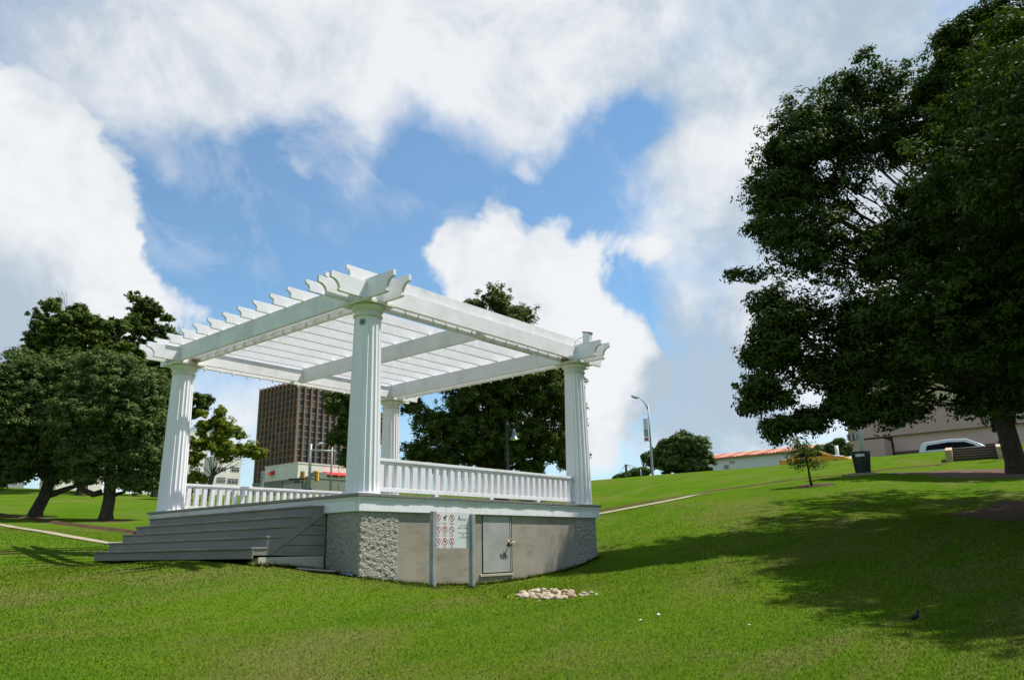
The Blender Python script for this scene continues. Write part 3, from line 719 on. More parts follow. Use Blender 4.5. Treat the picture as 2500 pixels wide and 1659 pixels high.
def disc(mb, cx, cz, r, y, seg=28, rin=0):
    vs = []; fs = []
    if rin == 0:
        vs = [(cx+r*math.cos(k/seg*math.tau), y, cz+r*math.sin(k/seg*math.tau)) for k in range(seg)]; fs = [tuple(range(seg))]
    else:
        for k in range(seg):
            a = k/seg*math.tau; vs += [(cx+r*math.cos(a), y, cz+r*math.sin(a)), (cx+rin*math.cos(a), y, cz+rin*math.sin(a))]
        for k in range(seg): q = (k+1) % seg; fs.append((2*k, 2*q, 2*q+1, 2*k+1))
    mb.add(vs, fs)
def quad(mb, x0, z0, x1, z1, w_, y):
    d = Vector((x1-x0, 0, z1-z0)); n_ = Vector((-d.z, 0, d.x)).normalized()*w_/2
    mb.add([(x0-n_.x, y, z0-n_.z), (x1-n_.x, y, z1-n_.z), (x1+n_.x, y, z1+n_.z), (x0+n_.x, y, z0+n_.z)], [(0, 1, 2, 3)])
yI, yB, yR = -.9935, -.9945, -.9955
def pictos():
    shift(tiles, OFF).build('pictogram_tile', M['iconwhite'], pn); shift(dark, OFF).build('pictogram_figure', M['ink'], pn); shift(red, OFF).build('prohibition_ring', M['red'], pn)
for r_ in range(3):
    for c_i in range(3):
        tiles = MB(); dark = MB(); red = MB(); cx = .735+.157*c_i; cz = -.385-.185*r_
        tiles.add([(cx-.07, yI, cz-.075), (cx+.07, yI, cz-.075), (cx+.07, yI, cz+.07), (cx-.07, yI, cz+.07)], [(0, 1, 2, 3)])
        tg = red if (r_, c_i) != (0, 1) else red
        for k in range(3): quad(red, cx-.045+.03*(k % 2), cz-.088-.0075*k+.003, cx+.04-.02*(k % 2), cz-.088-.0075*k+.003, .0035, yB)
        if (r_, c_i) == (0, 1):      # a plain dog on a lead
            dark.add([(cx-.035, yB, cz-.01), (cx+.022, yB, cz-.01), (cx+.025, yB, cz+.018), (cx-.035, yB, cz+.018)], [(0, 1, 2, 3)])
            for q in (-.030, -.016, .008, .020): quad(dark, cx+q, cz-.048, cx+q, cz-.008, .008, yB)
            dark.add([(cx+.012, yB, cz+.012), (cx+.038, yB, cz+.018), (cx+.052, yB, cz+.028), (cx+.045, yB, cz+.038), (cx+.028, yB, cz+.045), (cx+.022, yB, cz+.056), (cx+.012, yB, cz+.04)], [tuple(range(7))])
            quad(dark, cx-.035, cz+.014, cx-.046, cz+.034, .006, yB)
            pictos(); continue
        disc(red, cx, cz, .058, yR, 30, .047); quad(red, cx-.040, cz+.040, cx+.040, cz-.040, .010, yR)
        k = r_*3+c_i
        sh = {0: [(-.01, -.03, .02, .02), (.02, .02, -.005, .03), (-.01, -.03, -.03, -.01)], 2: [(0, -.03, .005, .025), (.005, .025, .015, 0)], 3: [(-.015, -.025, .015, .028), (-.02, 0, .01, .01)],
              4: [(-.022, -.03, .022, .03), (.022, -.03, -.022, .03)], 5: [(-.03, .012, .03, -.012), (-.02, .02, .0, .0)], 6: [(-.025, -.028, .02, .025), (.0, -.02, .03, .0)],
              7: [(-.03, 0, .03, 0), (-.02, .012, .02, .012)], 8: [(0, -.035, 0, .03), (-.02, -.03, .0, .0), (.02, -.03, .0, .0)]}.get(k, [(-.01, -.03, .01, .03)])
        for a in sh: quad(dark, cx+a[0], cz+a[1], cx+a[2], cz+a[3], .009, yB)
        disc(dark, cx, cz+.030, .008, yB, 10); pictos()
def text(s_, x, z, size, mat, parent, y=-.9935, align='CENTER', off=OFF, rot=(R(90), 0, 0), name='lettering', ext=0):
    cu = bpy.data.curves.new(name, 'FONT'); cu.body = s_; cu.size = size; cu.align_x = align; cu.extrude = ext
    o = bpy.data.objects.new(name, cu); COL.objects.link(o); dg = bpy.context.evaluated_depsgraph_get(); me = bpy.data.meshes.new_from_object(o.evaluated_get(dg)); bpy.data.objects.remove(o)
    me.materials.clear(); me.materials.append(mat); q = meshobj(me, name, parent); q.location = (x+off[0], y+off[1], z+off[2]); q.rotation_euler = rot; return q
text('A', 1.225, -.425, .115, M['ink'], pn)
mb = MB()
for k in range(3): quad(mb, 1.265, -.393-.013*k, 1.40, -.393-.013*k, .0045, yI)
shift(mb, OFF).build('logo_rule_lines', M['inkgrey'], pn)
for t_, z in (('Park Hours', -.515), ('5:00am to 10:00pm', -.555), ('For Reservations', -.63), ('Call', -.667), ('512-974-6700', -.703)): text(t_, 1.315, z, .033, M['ink'], pn)

# ------------------------------------------------------------------ stones
def stones():
    protos = []
    for k in range(6):
        import bmesh
        bm = bmesh.new(); bmesh.ops.create_icosphere(bm, subdivisions=3, radius=1)
        for v in bm.verts:
            q = v.co.copy(); d = 1+.28*mn.noise(q*1.1+Vector((k*9, 0, 0)))+.12*mn.noise(q*2.7+Vector((0, k*5, 0)))
            v.co = Vector((q.x*d, q.y*d*.85, q.z*d*.68))
        me = bpy.data.meshes.new('stone'); bm.to_mesh(me); bm.free(); me.materials.append(M['stone']); me.polygons.foreach_set('use_smooth', [True]*len(me.polygons)); protos.append(me)
    d = ray(1360, 1440); d = d[:2]/np.hypot(d[0], d[1]); side = np.array([d[1], -d[0]])   # along view / to the right
    c = hd(1340, 1447, 11.4)[:2]; placed = []
    def put(s, t, r, lift=0, label=None, grp='cobbles heaped on the grass'):
        p = c+side*s+d*t; z = h1(p[0], p[1]); o = meshobj(random.choice(protos), 'stone'); o.location = (p[0], p[1], z+r*.12+lift)
        o.scale = (r*random.uniform(.9, 1.25), r*random.uniform(.8, 1.1), r*random.uniform(.85, 1.1)); o.rotation_euler = (random.uniform(-.3, .3), random.uniform(-.3, .3), random.uniform(0, 6.28))
        tag(o, label or 'pale tan limestone cobble in the heap of stones on the grass', 'stone', grp)
    tries = 0
    while len(placed) < 64 and tries < 6000:
        tries += 1
        a = random.uniform(-.42, .36); t = random.uniform(-.42, .45)
        if (a/.42)**2+(t/.46)**2 > 1: continue
        r = random.uniform(.036, .075)
        if any(math.hypot(a-q[0], t-q[1]) < .72*(r+q[2]) for q in placed): continue
        placed.append((a, t, r)); put(a, t, r)
    for _ in range(14):
        a = random.uniform(-.28, .25); t = random.uniform(-.15, .3); put(a, t, random.uniform(.032, .05), .055)
    for a, t, r in ((.44, -.05, .035), (.50, .02, .045), (.55, -.04, .03), (.60, .12, .035), (.52, -.12, .03), (.66, -.1, .028), (.47, -.16, .028)): put(a, t, r, 0, 'small pale stone strewn off the right end of the heap')
    put(-.13, -.66, .026, 0, 'lone cream pebble lying just in front of the stone heap', None)
stones()
# boards and hose at the foot of the steps
p = onplane(792, 1397, 2, -1.20)
mb = MB(); mb.box(-.30, .30, -.035, .035, 0, .022); o = mb.build('loose_board', M['plank'], bevel=.003); o.location = (-.62, .30, h1(-.62, .30)+.02); o.rotation_euler = (0, R(6), R(-14)); tag(o, 'short pale board lying on the grass against the step footing', 'board')
mb = MB(); mb.tube([(-.30, .12, h1(-.3, .12)+.03), (-.33, -.02, h1(-.33, -.02)+.035), (-.31, -.20, h1(-.31, -.2)+.03)], .012, 8); tag(mb.build('hose', M['bluepipe'], smooth=True), 'short pale blue pipe along the foot of the pebbledash pier', 'pipe')
# litter
def litter(u, v, D, s, label, flat=1.0):
    x, y, z = ground_at(u, v, D); mb = MB(); mb.lathe([(s*.2, -.02), (s*.25, .004), (s, .012), (s*1.02, .022), (s*.7, .036*flat+.008), (s*.15, .042*flat+.008)], seg=14)
    o = mb.build('litter', M['litter'], smooth=True); o.location = (x, y, z+.015); o.scale = (1.15, 1, .55); o.rotation_euler = (random.uniform(-.2, .3), random.uniform(-.2, .2), random.uniform(0, 6)); tag(o, label, 'litter')
litter(1608, 1514, 9.5, .020, 'round white scrap on the lawn, largest of the scraps right of the stone heap')
litter(1564, 1524, 9.2, .013, 'small cream scrap on the lawn just left of the round white one', .5)
litter(1829, 1531, 8.9, .012, 'tiny white scrap on the lawn below the tree shadow edge', .5)

# ------------------------------------------------------------------ bird on the lawn
def bird():
    x, y, z = ground_at(2238, 1519, 8.95)
    mb = bpy.data.meshes.new('bird'); o = meshobj(mb, 'grackle_bird')
    # body chain: tail base, rump, breast, neck, head
    pts = [(-.075, 0, .045), (-.045, 0, .058), (-.01, 0, .072), (.025, 0, .092), (.040, 0, .118), (.050, 0, .134), (.066, 0, .136)]
    rad = [.010, .022, .031, .027, .017, .0185, .009]
    vs = [Vector(p) for p in pts]; mb.from_pydata([tuple(v) for v in vs], [(i, i+1) for i in range(len(vs)-1)], []); mb.update()
    sk = o.modifiers.new('skin', 'SKIN'); 
    for i, r in enumerate(rad): mb.skin_vertices[0].data[i].radius = (r*.9, r)
    mb.skin_vertices[0].data[2].use_root = True
    ss = o.modifiers.new('sub', 'SUBSURF'); ss.levels = 2; ss.render_levels = 2
    mb.materials.append(M['feather'])
    o.location = (x, y, z+.022); o.rotation_euler.z = yaw-R(90)+R(25); o.scale = (.86,)*3
    tag(o, 'small black bird standing upright on the shaded lawn at the right', 'bird')
    t = MB(); t.add([(-.07, -.008, .048), (-.07, .008, .048), (-.165, .018, .022), (-.165, -.018, .022), (-.07, 0, .058), (-.16, 0, .030)], [(0, 3, 2, 1), (0, 1, 4), (0, 4, 5, 3), (1, 2, 5, 4), (2, 3, 5)]); t.build('tail', M['feather'], o)
    for s in (1, -1):
        wg = MB(); wg.add([(.02, s*.026, .098), (-.02, s*.034, .085), (-.10, s*.012, .045), (-.04, s*.030, .055), (.015, s*.031, .075)], [(0, 1, 2, 3, 4)]); wg.build('wing', M['feather'], o)
        lg = MB(); lg.tube([(-.005, s*.012, .05), (-.002, s*.014, .025), (.0, s*.014, -.012)], .0025, 5)
        for a in (-.5, 0, .5): lg.tube([(.0, s*.014, -.010), (.02*math.cos(a), s*.014+.02*math.sin(a), -.014)], .002, 4)
        lg.build('leg', M['beak'], o)
    b = MB(); b.tube([(.068, 0, .136), (.082, 0, .135), (.098, 0, .131)], [.006, .004, .0008], 6); b.build('beak', M['beak'], o)
bird()

# ------------------------------------------------------------------ trees
def leaves_mesh(name, centers, normals, size, parent, mat):
    n = len(centers)
    a = RNG.normal(size=(n, 3)); nrm = normals/np.maximum(np.linalg.norm(normals, axis=1, keepdims=True), 1e-6)
    t = a-(a*nrm).sum(1, keepdims=True)*nrm; t /= np.linalg.norm(t, axis=1, keepdims=True); b = np.cross(nrm, t)
    s = (size*RNG.uniform(.6, 1.25, n))[:, None]
    V = np.empty((n, 4, 3)); V[:, 0] = centers-t*s; V[:, 1] = centers+b*s*.48+nrm*s*.12; V[:, 2] = centers+t*s; V[:, 3] = centers-b*s*.48+nrm*s*.12
    me = bpy.data.meshes.new(name); me.vertices.add(4*n); me.vertices.foreach_set('co', V.reshape(-1).astype(np.float32))
    me.loops.add(4*n); me.loops.foreach_set('vertex_index', np.arange(4*n, dtype=np.int32)); me.polygons.add(n)
    me.polygons.foreach_set('loop_start', np.arange(0, 4*n, 4, dtype=np.int32)); me.polygons.foreach_set('loop_total', np.full(n, 4, dtype=np.int32))
    me.update(); me.materials.append(mat); return meshobj(me, name, parent)
def tree(name, label, base, lobes, mat, nleaf, lsize, clump=.45, trunk_r=.3, bark='bark', fork=.35, extra=None, group=None, cat='tree', lean=None, shell=.55, perclump=26, droop=0, nlimb=1.0, gap=-1.2, bs=2.2, flat=.62):
    """lobes: world (x,y,z,r[,density])"""
    root = empty(name, base, label, cat, group); B = np.array(base)
    Lb = np.array([tuple(l[:4]) for l in lobes], float); dens = np.array([l[4] if len(l) > 4 else 1.0 for l in lobes])
    wts = dens*Lb[:, 3]**2.2; wts /= wts.sum(); per = perclump; nc = int(nleaf/per); pb = 16; nb = max(8, nc//pb)
    bi = RNG.choice(len(Lb), nb, p=wts); bd = RNG.normal(size=(nb, 3)); bd /= np.linalg.norm(bd, axis=1, keepdims=True)
    br = RNG.uniform(.65, 1.45, nb)*clump*bs; br = np.minimum(br, Lb[bi, 3]*.75)
    brr = np.maximum(Lb[bi, 3]-br*.75, 0)*np.where(RNG.uniform(size=nb) < shell, RNG.uniform(.85, 1.12, nb), RNG.uniform(.1, .9, nb))
    bc = Lb[bi, :3] + bd*brr[:, None]*np.array([1, 1, .9])
    idx = RNG.integers(0, nb, nc); d = RNG.normal(size=(nc, 3)); d[:, 2] = d[:, 2]*.8+.35; d /= np.linalg.norm(d, axis=1, keepdims=True)
    cc = bc[idx] + d*(br[idx]*RNG.uniform(.35, 1.12, nc))[:, None]*np.array([1, 1, flat])
    c2 = np.repeat(cc, per, 0); k = RNG.normal(size=(nc*per, 3)); k /= np.linalg.norm(k, axis=1, keepdims=True)
    cr = np.repeat(RNG.uniform(.5, 1.3, nc)*clump*.62, per); k2 = k*(cr*RNG.uniform(0, 1, nc*per)**.5)[:, None]*np.array([1, 1, .6])
    if droop: k2[:, 2] -= np.abs(RNG.normal(size=nc*per))*droop
    # irregular outline: knock holes through the crown and push boughs outwards
    kk = RNG.normal(size=(7, 3)); kk /= np.linalg.norm(kk, axis=1, keepdims=True); kk *= (math.tau/(RNG.uniform(1.6, 3.6, 7)*clump*1.7))[:, None]; ph = RNG.uniform(0, 6.28, 7)
    gcl_ = np.sin(cc @ kk.T + ph).sum(1)/2.6; keep = np.repeat(gcl_ > gap, per)
    P = c2+k2; P = P[keep]; k = k[keep]; nc2 = len(P)
    nr = k*.45 + np.repeat(d, per, 0)[keep]*.6 + np.array([0, 0, .45]) + RNG.normal(size=(nc2, 3))*.4
    leaves_mesh('crown', P-B, nr, lsize, root, M[mat])
    # trunk and limbs
    tb = MB(); cen = (Lb[:, :3]*wts[:, None]).sum(0); topz = Lb[:, 2].max(); H_ = max(1.5, (Lb[:, 2]-Lb[:, 3]).min()-B[2]+.2)
    fk = np.array([B[0], B[1], B[2]+max(1.6, fork*(cen[2]-B[2]))]) + (np.array(lean) if lean else 0)
    fk_l = Vector(fk-B); q = fk_l
    tb.tube([(0, 0, -.4), (0, 0, .0), tuple(q*.12+Vector((0, 0, .08))), tuple(q*.5+Vector((trunk_r*.2, 0, 0))), tuple(q)], [trunk_r*1.6, trunk_r*1.3, trunk_r*1.03, trunk_r*.95, trunk_r*.9], 12)
    for j in np.argsort(-wts)[:max(3, int(len(Lb)*nlimb))]:
        e = Vector(Lb[j, :3]-B); mid = q.lerp(e, .45)+Vector((random.gauss(0, .3), random.gauss(0, .3), random.uniform(.1, .6)))*(e-q).length*.12
        r1 = trunk_r*random.uniform(.24, .40)*min(1, .45+Lb[j, 3]/3.5)
        tb.tube([tuple(q-Vector((0, 0, trunk_r*.5))), tuple(q.lerp(mid, .5)+Vector((random.gauss(0, .05), random.gauss(0, .05), 0))*(e-q).length*.3), tuple(mid), tuple(mid.lerp(e, .5)+Vector((random.gauss(0, .07), random.gauss(0, .07), .05))*(e-q).length), tuple(e)], [r1, r1*.8, r1*.55, r1*.33, r1*.12], 7)
        for _ in range(5):
            k_ = Vector(RNG.normal(size=3)); k_.normalize(); k_.z = abs(k_.z)*.6-.1; s0 = mid.lerp(e, random.uniform(.1, 1)); e2 = e+k_*Lb[j, 3]*random.uniform(.6, .95)
            tb.tube([tuple(s0), tuple(s0.lerp(e2, .5)+Vector((0, 0, .08))*Lb[j, 3]), tuple(e2)], [r1*.25, r1*.14, .012], 5)
    for ex in (extra or []):
        pts = [Vector(p)-Vector(B) for p in ex[0]]; tb.tube([tuple(p) for p in pts], ex[1], 8)
    tb.build('trunk', M[bark], root, smooth=True)
    return root
def PL(lst, D0_):       # lobes given at photo pixels and a real distance
    out_ = []
    for l in lst:
        u, v, r = l[:3]; D = l[3] if len(l) > 3 and l[3] else D0_; dn = l[4] if len(l) > 4 else 1.0
        p = hd(u, v, D); dist = np.dot(RM[2], p-CAM); out_.append((p[0], p[1], p[2], r*dist/F, dn))
    return out_
gp = ground_at
# nearer right-hand tree: the trunk stands just outside the frame
base = gp(2790, 1235, 23.5)
B1 = PL([(1870, 735, 55, 17.5, 2), (1880, 810, 60, 17.5, 2), (1872, 880, 60, 17.5, 2), (1858, 945, 58, 17.3, 2), (1838, 1005, 40, 17.3, 2.5), (1890, 1040, 48, 17.3, 2.2), (1975, 1015, 60, 17.8, 2), (2040, 1000, 55, 18, 2), (2100, 1012, 42, 18, 2.2), (2160, 1000, 60, 18, 2), (2225, 1012, 50, 18, 2.2), (2300, 1012, 50, 18, 2.2), (2385, 1000, 50, 18, 2), (2450, 975, 50, 18.5, 2), (1800, 672, 22, 17.5, 2), (1850, 560, 40, 18.5, 1.8), (1862, 450, 40, 18.8, 1.8), (1905, 370, 45, 19, 1.6), (2150, 215, 85, 20.5, 1.3), (2060, 235, 80, 20, 1.3), (2110, 165, 50, 20, 1.4), (1990, 300, 75, 19.5, 1.3), (2070, 340, 90, 19.5, 1.2), (2190, 360, 90, 21, 1.3), (2170, 290, 60, 20, 1.3), (1940, 400, 75, 19, .8), (1965, 370, 60, 18.6, 1), (1915, 470, 75, 19, .8), (1900, 560, 70, 18.5, .9), (2050, 500, 110, 20, .9), (1980, 620, 120, 18.5, 1),
         (1890, 660, 60, 17.5, .9), (1840, 672, 34, 17.5, .9), (1812, 668, 16, 17.5, .8), (1960, 780, 100, 17.5, 1.1), (1900, 790, 66, 17.5, 1.1), (1905, 870, 66, 17.5, 1.1), (1935, 930, 60, 17.5, 1.1), (1990, 910, 100, 18, 1.2), (1895, 980, 65, 17.5, 1.1), (1850, 1010, 34, 17.5, 1), (1835, 1035, 14, 17.5, .8), (2070, 930, 85, 18, 1.2), (2140, 800, 150, 18, 1.2), (2160, 640, 150, 19, 1.1), (2290, 560, 190, 19, 1.1),
         (2320, 330, 110, 21, .9), (2290, 240, 60, 21, 2.5), (2325, 115, 55, 21, 3), (2280, 185, 40, 21, 3), (2380, 60, 50, 21, 3), (2430, 10, 50, 21, 3), (2300, 800, 190, 17.5, 1.3), (2430, 700, 200, 17.5, 1.3), (2200, 950, 85, 18, 1.2), (2110, 985, 45, 18, 1.2), (2060, 975, 50, 18, 1.1), (2180, 1010, 34, 18, 1.1), (2285, 1000, 45, 18, 1.2), (2370, 975, 60, 18.5, 1.2), (2450, 960, 60, 18.5, 1.1), (1935, 1045, 28, 17.5, .9), (1950, 1010, 50, 17.5, 1),
         (2400, 160, 95, 21, 1), (2330, 160, 55, 21, 1), (2480, 350, 170, 19, 1.1), (2520, 80, 100, 21, .9), (2440, 50, 45, 21, 1), (2600, 500, 220, 19), (2620, 800, 220, 18), (2650, 200, 200, 20)], 22)
bx = np.array(base)
for x_, y_, z_, r_ in ((5.6, -10.2, 5.2, 1.9), (7.8, -9.2, 5.8, 2.1), (8.5, -12.5, 6, 3), (11.5, -12, 7, 3.4), (10.5, -8.8, 6.8, 2.2)): B1.append((x_, y_, z_, r_, 1.0))
B1 += [(7, -11, 6.6, 2.5, .9), (9.5, -10.5, 7.6, 2.7, .9), (12, -10.5, 9, 3.1, .8), (10.5, -13.8, 8, 3, .8), (4.6, -11.6, 5.8, 1.7, 1)]
B1 += [(10.3, -3.8, 8.0, 1.3, 1.2), (10.9, -4.4, 9.2, 1.5, 1.1), (9.9, -4.3, 6.6, 1.1, 1.1)]
for u_, v_, r_, D_ in ((2740, 0, 220, 19), (2700, -200, 200, 20), (2900, -300, 280, 20), (2950, 300, 300, 19), (2900, 700, 300, 19), (2250, -60, 60, 21)):
    if u_ > 2300: B1 += PL([(u_, v_, r_, D_, .9)], 20)
for dx, dy, dz, r in ((-4, -3.5, 8.5, 3.6), (-1, -6, 9, 3.8), (3, -4, 9, 3.8), (-6, -1.5, 7.5, 3.2), (0, 0, 10, 4.0), (4, 2, 9, 3.6), (2, -3, 13, 3.4), (-7, -4.5, 7.5, 2.6), (-4.5, -6.5, 8, 2.8)):
    B1.append((bx[0]+dx, bx[1]+dy, bx[2]+dz, r, .7))
tree('elm_tree', 'huge dark green tree filling the right edge, its trunk out of frame', base, B1, 'leaf_dark', 1150000, .056, .40, .42, bs=2.0, flat=.75, fork=.28, perclump=34, shell=.5, nlimb=.6, gap=-1.05)
# farther right-hand tree with the visible trunk
base = gp(2487, 1157, 36)
B2 = PL([(2420, 900, 110), (2500, 930, 120), (2330, 880, 110), (2250, 830, 110), (2500, 760, 150), (2400, 740, 150), (2600, 850, 150), (2180, 900, 80), (2460, 1000, 60), (2560, 1000, 70)], 36)
tree('elm_tree', 'dark tree whose thick leaning trunk shows beside the black sign at the right edge', base, B2, 'leaf_dark', 90000, .12, .6, .36, fork=.62, lean=tuple(np.array(hd(2468, 1060, 36))-np.array(hd(2487, 1060, 36))))
# tree behind the pergola
base = gp(1215, 1197, 42)
B3 = PL([(1205, 735, 55, 0, .8), (1265, 765, 50, 0, .8), (1155, 745, 30, 0, .6), (1230, 850, 95), (1290, 880, 90), (1180, 900, 100), (1340, 950, 90), (1388, 920, 32), (1378, 1010, 58), (1260, 980, 120), (1130, 990, 100), (1345, 1080, 75), (1250, 1080, 90),
         (1150, 1080, 85), (1060, 1040, 62), (1030, 1100, 48), (1090, 1120, 52), (1010, 985, 30, 0, .6), (1200, 1140, 42), (1300, 1140, 36), (1390, 1110, 45), (1410, 985, 16, 0, .6)], 42)
tree('pecan_tree', 'tall dark feathery tree standing behind the pergola, its top above the white beam', base, B3, 'leaf_mid', 230000, .088, .40, .45, bs=1.7, flat=.8, fork=.3, droop=.10)
base = gp(868, 1210, 44)
B4 = PL([(840, 985, 46), (812, 968, 18, 0, .7), (838, 1060, 34), (850, 1115, 24), (862, 1155, 14), (885, 1040, 62), (885, 950, 55)], 44)
tree('pecan_tree', 'dark drooping tree between the brown tower and the front column', base, B4, 'leaf_mid', 34000, .12, .45, .3, fork=.4, droop=.15)
# live oaks on the left
base = gp(85, 1259, 39)
B5 = PL([(10, 1165, 34, 0, 2), (50, 1160, 28, 0, 2), (125, 1165, 24, 0, 2), (165, 1160, 26, 0, 2), (190, 1150, 30, 0, 2), (40, 930, 95), (120, 960, 110), (-20, 1010, 110), (60, 1050, 110), (150, 1060, 100), (10, 1130, 60), (110, 1135, 52), (190, 1110, 55), (-70, 1120, 70), (40, 880, 40, 0, .7), (-110, 1000, 130), (170, 900, 60)], 39)
e1 = [tuple(hd(u, v, 39)) for u, v in ((100, 1212), (135, 1203), (165, 1192), (190, 1184))]
tree('live_oak_tree', 'spreading grey-green oak with a leaning dark trunk, leftmost on the bank', base, B5, 'leaf_oak', 250000, .068, .38, .25, bs=1.9, flat=.8, fork=.42, lean=tuple(np.array(hd(112, 1185, 39))-np.array(hd(85, 1185, 39))), extra=[(e1, [.16, .14, .11, .08])], perclump=30)
base = gp(258, 1269, 35.5)
B6 = PL([(330, 1175, 34, 0, 2), (215, 1150, 30, 0, 1.6), (380, 1160, 25, 0, 1.6), (250, 940, 85), (330, 960, 75), (210, 1010, 90), (300, 1040, 95), (375, 1040, 50), (240, 1100, 75), (340, 1120, 65), (185, 1120, 55), (290, 1170, 38), (360, 1180, 32), (210, 1165, 30), (230, 890, 50), (300, 900, 45), (390, 1120, 30)], 35.5)
e2 = [tuple(hd(u, v, 35.5)) for u, v in ((250, 1200), (228, 1206), (205, 1196), (192, 1188))]; e3 = [tuple(hd(u, v, 35.5)) for u, v in ((266, 1212), (285, 1206), (305, 1200))]
tree('live_oak_tree', 'rounded grey-green oak with an upright trunk just left of the grey steps', base, B6, 'leaf_oak', 230000, .064, .36, .24, bs=1.9, flat=.8, fork=.42, extra=[(e2, [.13, .12, .10, .07]), (e3, [.10, .08, .05])], perclump=30)
# taller trees behind them
base = gp(200, 1200, 56)
B7 = PL([(145, 750, 38, 0, .8), (195, 760, 30, 0, .8), (100, 790, 38, 0, .7), (170, 800, 60), (230, 810, 48), (285, 800, 34, 0, .8), (140, 850, 70), (220, 870, 70), (280, 860, 40), (170, 950, 90), (150, 712, 14, 0, .5), (70, 795, 16, 0, .5)], 56)
tree('elm_tree', 'taller green tree rising behind the two oaks at the left', base, B7, 'leaf_mid', 70000, .14, .42, .3, bs=1.5, flat=.8, fork=.35, perclump=24)
base = gp(380, 1215, 58)
B8 = PL([(340, 745, 34, 0, .8), (375, 760, 26, 0, .8), (410, 790, 30, 0, .8), (340, 800, 44), (390, 830, 48), (350, 870, 60), (400, 900, 55), (420, 960, 50), (380, 1000, 70), (480, 980, 28, 0, .8), (510, 975, 22, 0, .7), (470, 1010, 28), (430, 1040, 40), (440, 800, 14, 0, .5), (490, 895, 10, 0, .5)], 58)
tree('elm_tree', 'ragged green tree behind the left column capital', base, B8, 'leaf_mid', 60000, .14, .40, .28, bs=1.4, flat=.85, fork=.35, perclump=24)
base = gp(500, 1217, 54)
B9 = PL([(515, 1025, 34, 0, 1.2), (560, 1045, 30, 0, 1.2), (595, 1060, 16, 0, 1), (540, 1005, 16, 0, 1), (500, 1085, 42), (550, 1100, 42), (595, 1100, 34), (625, 1105, 22, 0, .8), (470, 1120, 30), (580, 1135, 18, 0, .7), (640, 1120, 15, 0, .7), (480, 1175, 26), (460, 1190, 26), (530, 1070, 36), (570, 1028, 12, 0, .6)], 54)
tree('sycamore_tree', 'yellow-green tree with a forked trunk between the left column and the brown tower', base, B9, 'leaf_yellow', 22000, .12, .38, .17, 'palebark', bs=1.1, flat=.9, fork=.42, lean=tuple(np.array(hd(512, 1150, 54))-np.array(hd(498, 1150, 54))), perclump=22)
# trees along the far street
base = gp(1665, 1164, 71)
tree('oak_tree', 'round bushy tree on the hill crest right of the tall street lamp', base, PL([(1660, 1085, 42), (1625, 1095, 34), (1700, 1090, 32), (1595, 1120, 28), (1640, 1130, 42), (1690, 1130, 42), (1720, 1115, 18), (1640, 1065, 18), (1585, 1110, 14), (1720, 1145, 15)], 71), 'leaf_oak', 42000, .20, .55, .3, fork=.3)
base = gp(1530, 1172, 78)
tree('hedge_shrub', 'low dark shrub row on the crest left of the street lamp', base, PL([(1505, 1166, 12), (1530, 1160, 15), (1555, 1156, 16), (1575, 1150, 16)], 78), 'leaf_oak', 9000, .16, .4, .12, cat='shrub')
base = gp(2020, 1125, 72)
tree('oak_tree', 'small distant tree behind the yellow taxi', base, PL([(2010, 1095, 16), (2030, 1092, 15), (2025, 1110, 18), (2000, 1103, 10)], 72), 'leaf_oak', 8000, .17, .4, .15)
base = gp(2064, 1120, 70)
tree('oak_tree', 'small distant tree beside the corner of the pinkish building', base, PL([(2050, 1080, 14), (2064, 1088, 14), (2066, 1105, 16), (2055, 1100, 12)], 70), 'leaf_oak', 8000, .17, .4, .15)
# sapling
def sapling():
    base = gp(1982, 1185, 30); root = empty('sapling', base, 'thin young tree with drooping leaves in front of the yellow taxi', 'young tree'); B = np.array(base)
    tb = MB(); P_ = [Vector(tuple(hd(u, v, 30)-B)) for u, v in ((1982, 1187), (1977, 1165), (1972, 1135), (1967, 1110), (1955, 1085), (1942, 1060))]
    tb.tube([tuple(p) for p in P_], [.06, .04, .032, .026, .018, .008], 7); pts = []
    br = [(1960, 1095, 1925, 1108), (1970, 1125, 1930, 1130), (1972, 1128, 2010, 1130), (1966, 1105, 1995, 1098), (1962, 1098, 1940, 1082), (1968, 1120, 1948, 1138), (1970, 1122, 1990, 1138), (1955, 1088, 1938, 1070), (1962, 1100, 1975, 1085)]
    for a, b, c, d_ in br:
        for dd in (-.35, .3):
            p, q = Vector(tuple(hd(a, b, 30)-B)), Vector(tuple(hd(c, d_, 30+dd)-B)); tb.tube([tuple(p), tuple(p.lerp(q, .5)+Vector((0, 0, .05))), tuple(q)], [.014, .009, .004], 5)
            for i in range(75):
                t = random.uniform(.2, 1.1); pts.append(p.lerp(q, t)+Vector((random.gauss(0, .11), random.gauss(0, .11), random.gauss(-.02, .09))))
    tb.build('trunk', M['bark'], root, smooth=True)
    C = np.array([tuple(p) for p in pts]); leaves_mesh('crown', C, RNG.normal(size=C.shape)+np.array([0, 0, .6]), .055, root, M['leaf_mid'])
sapling()

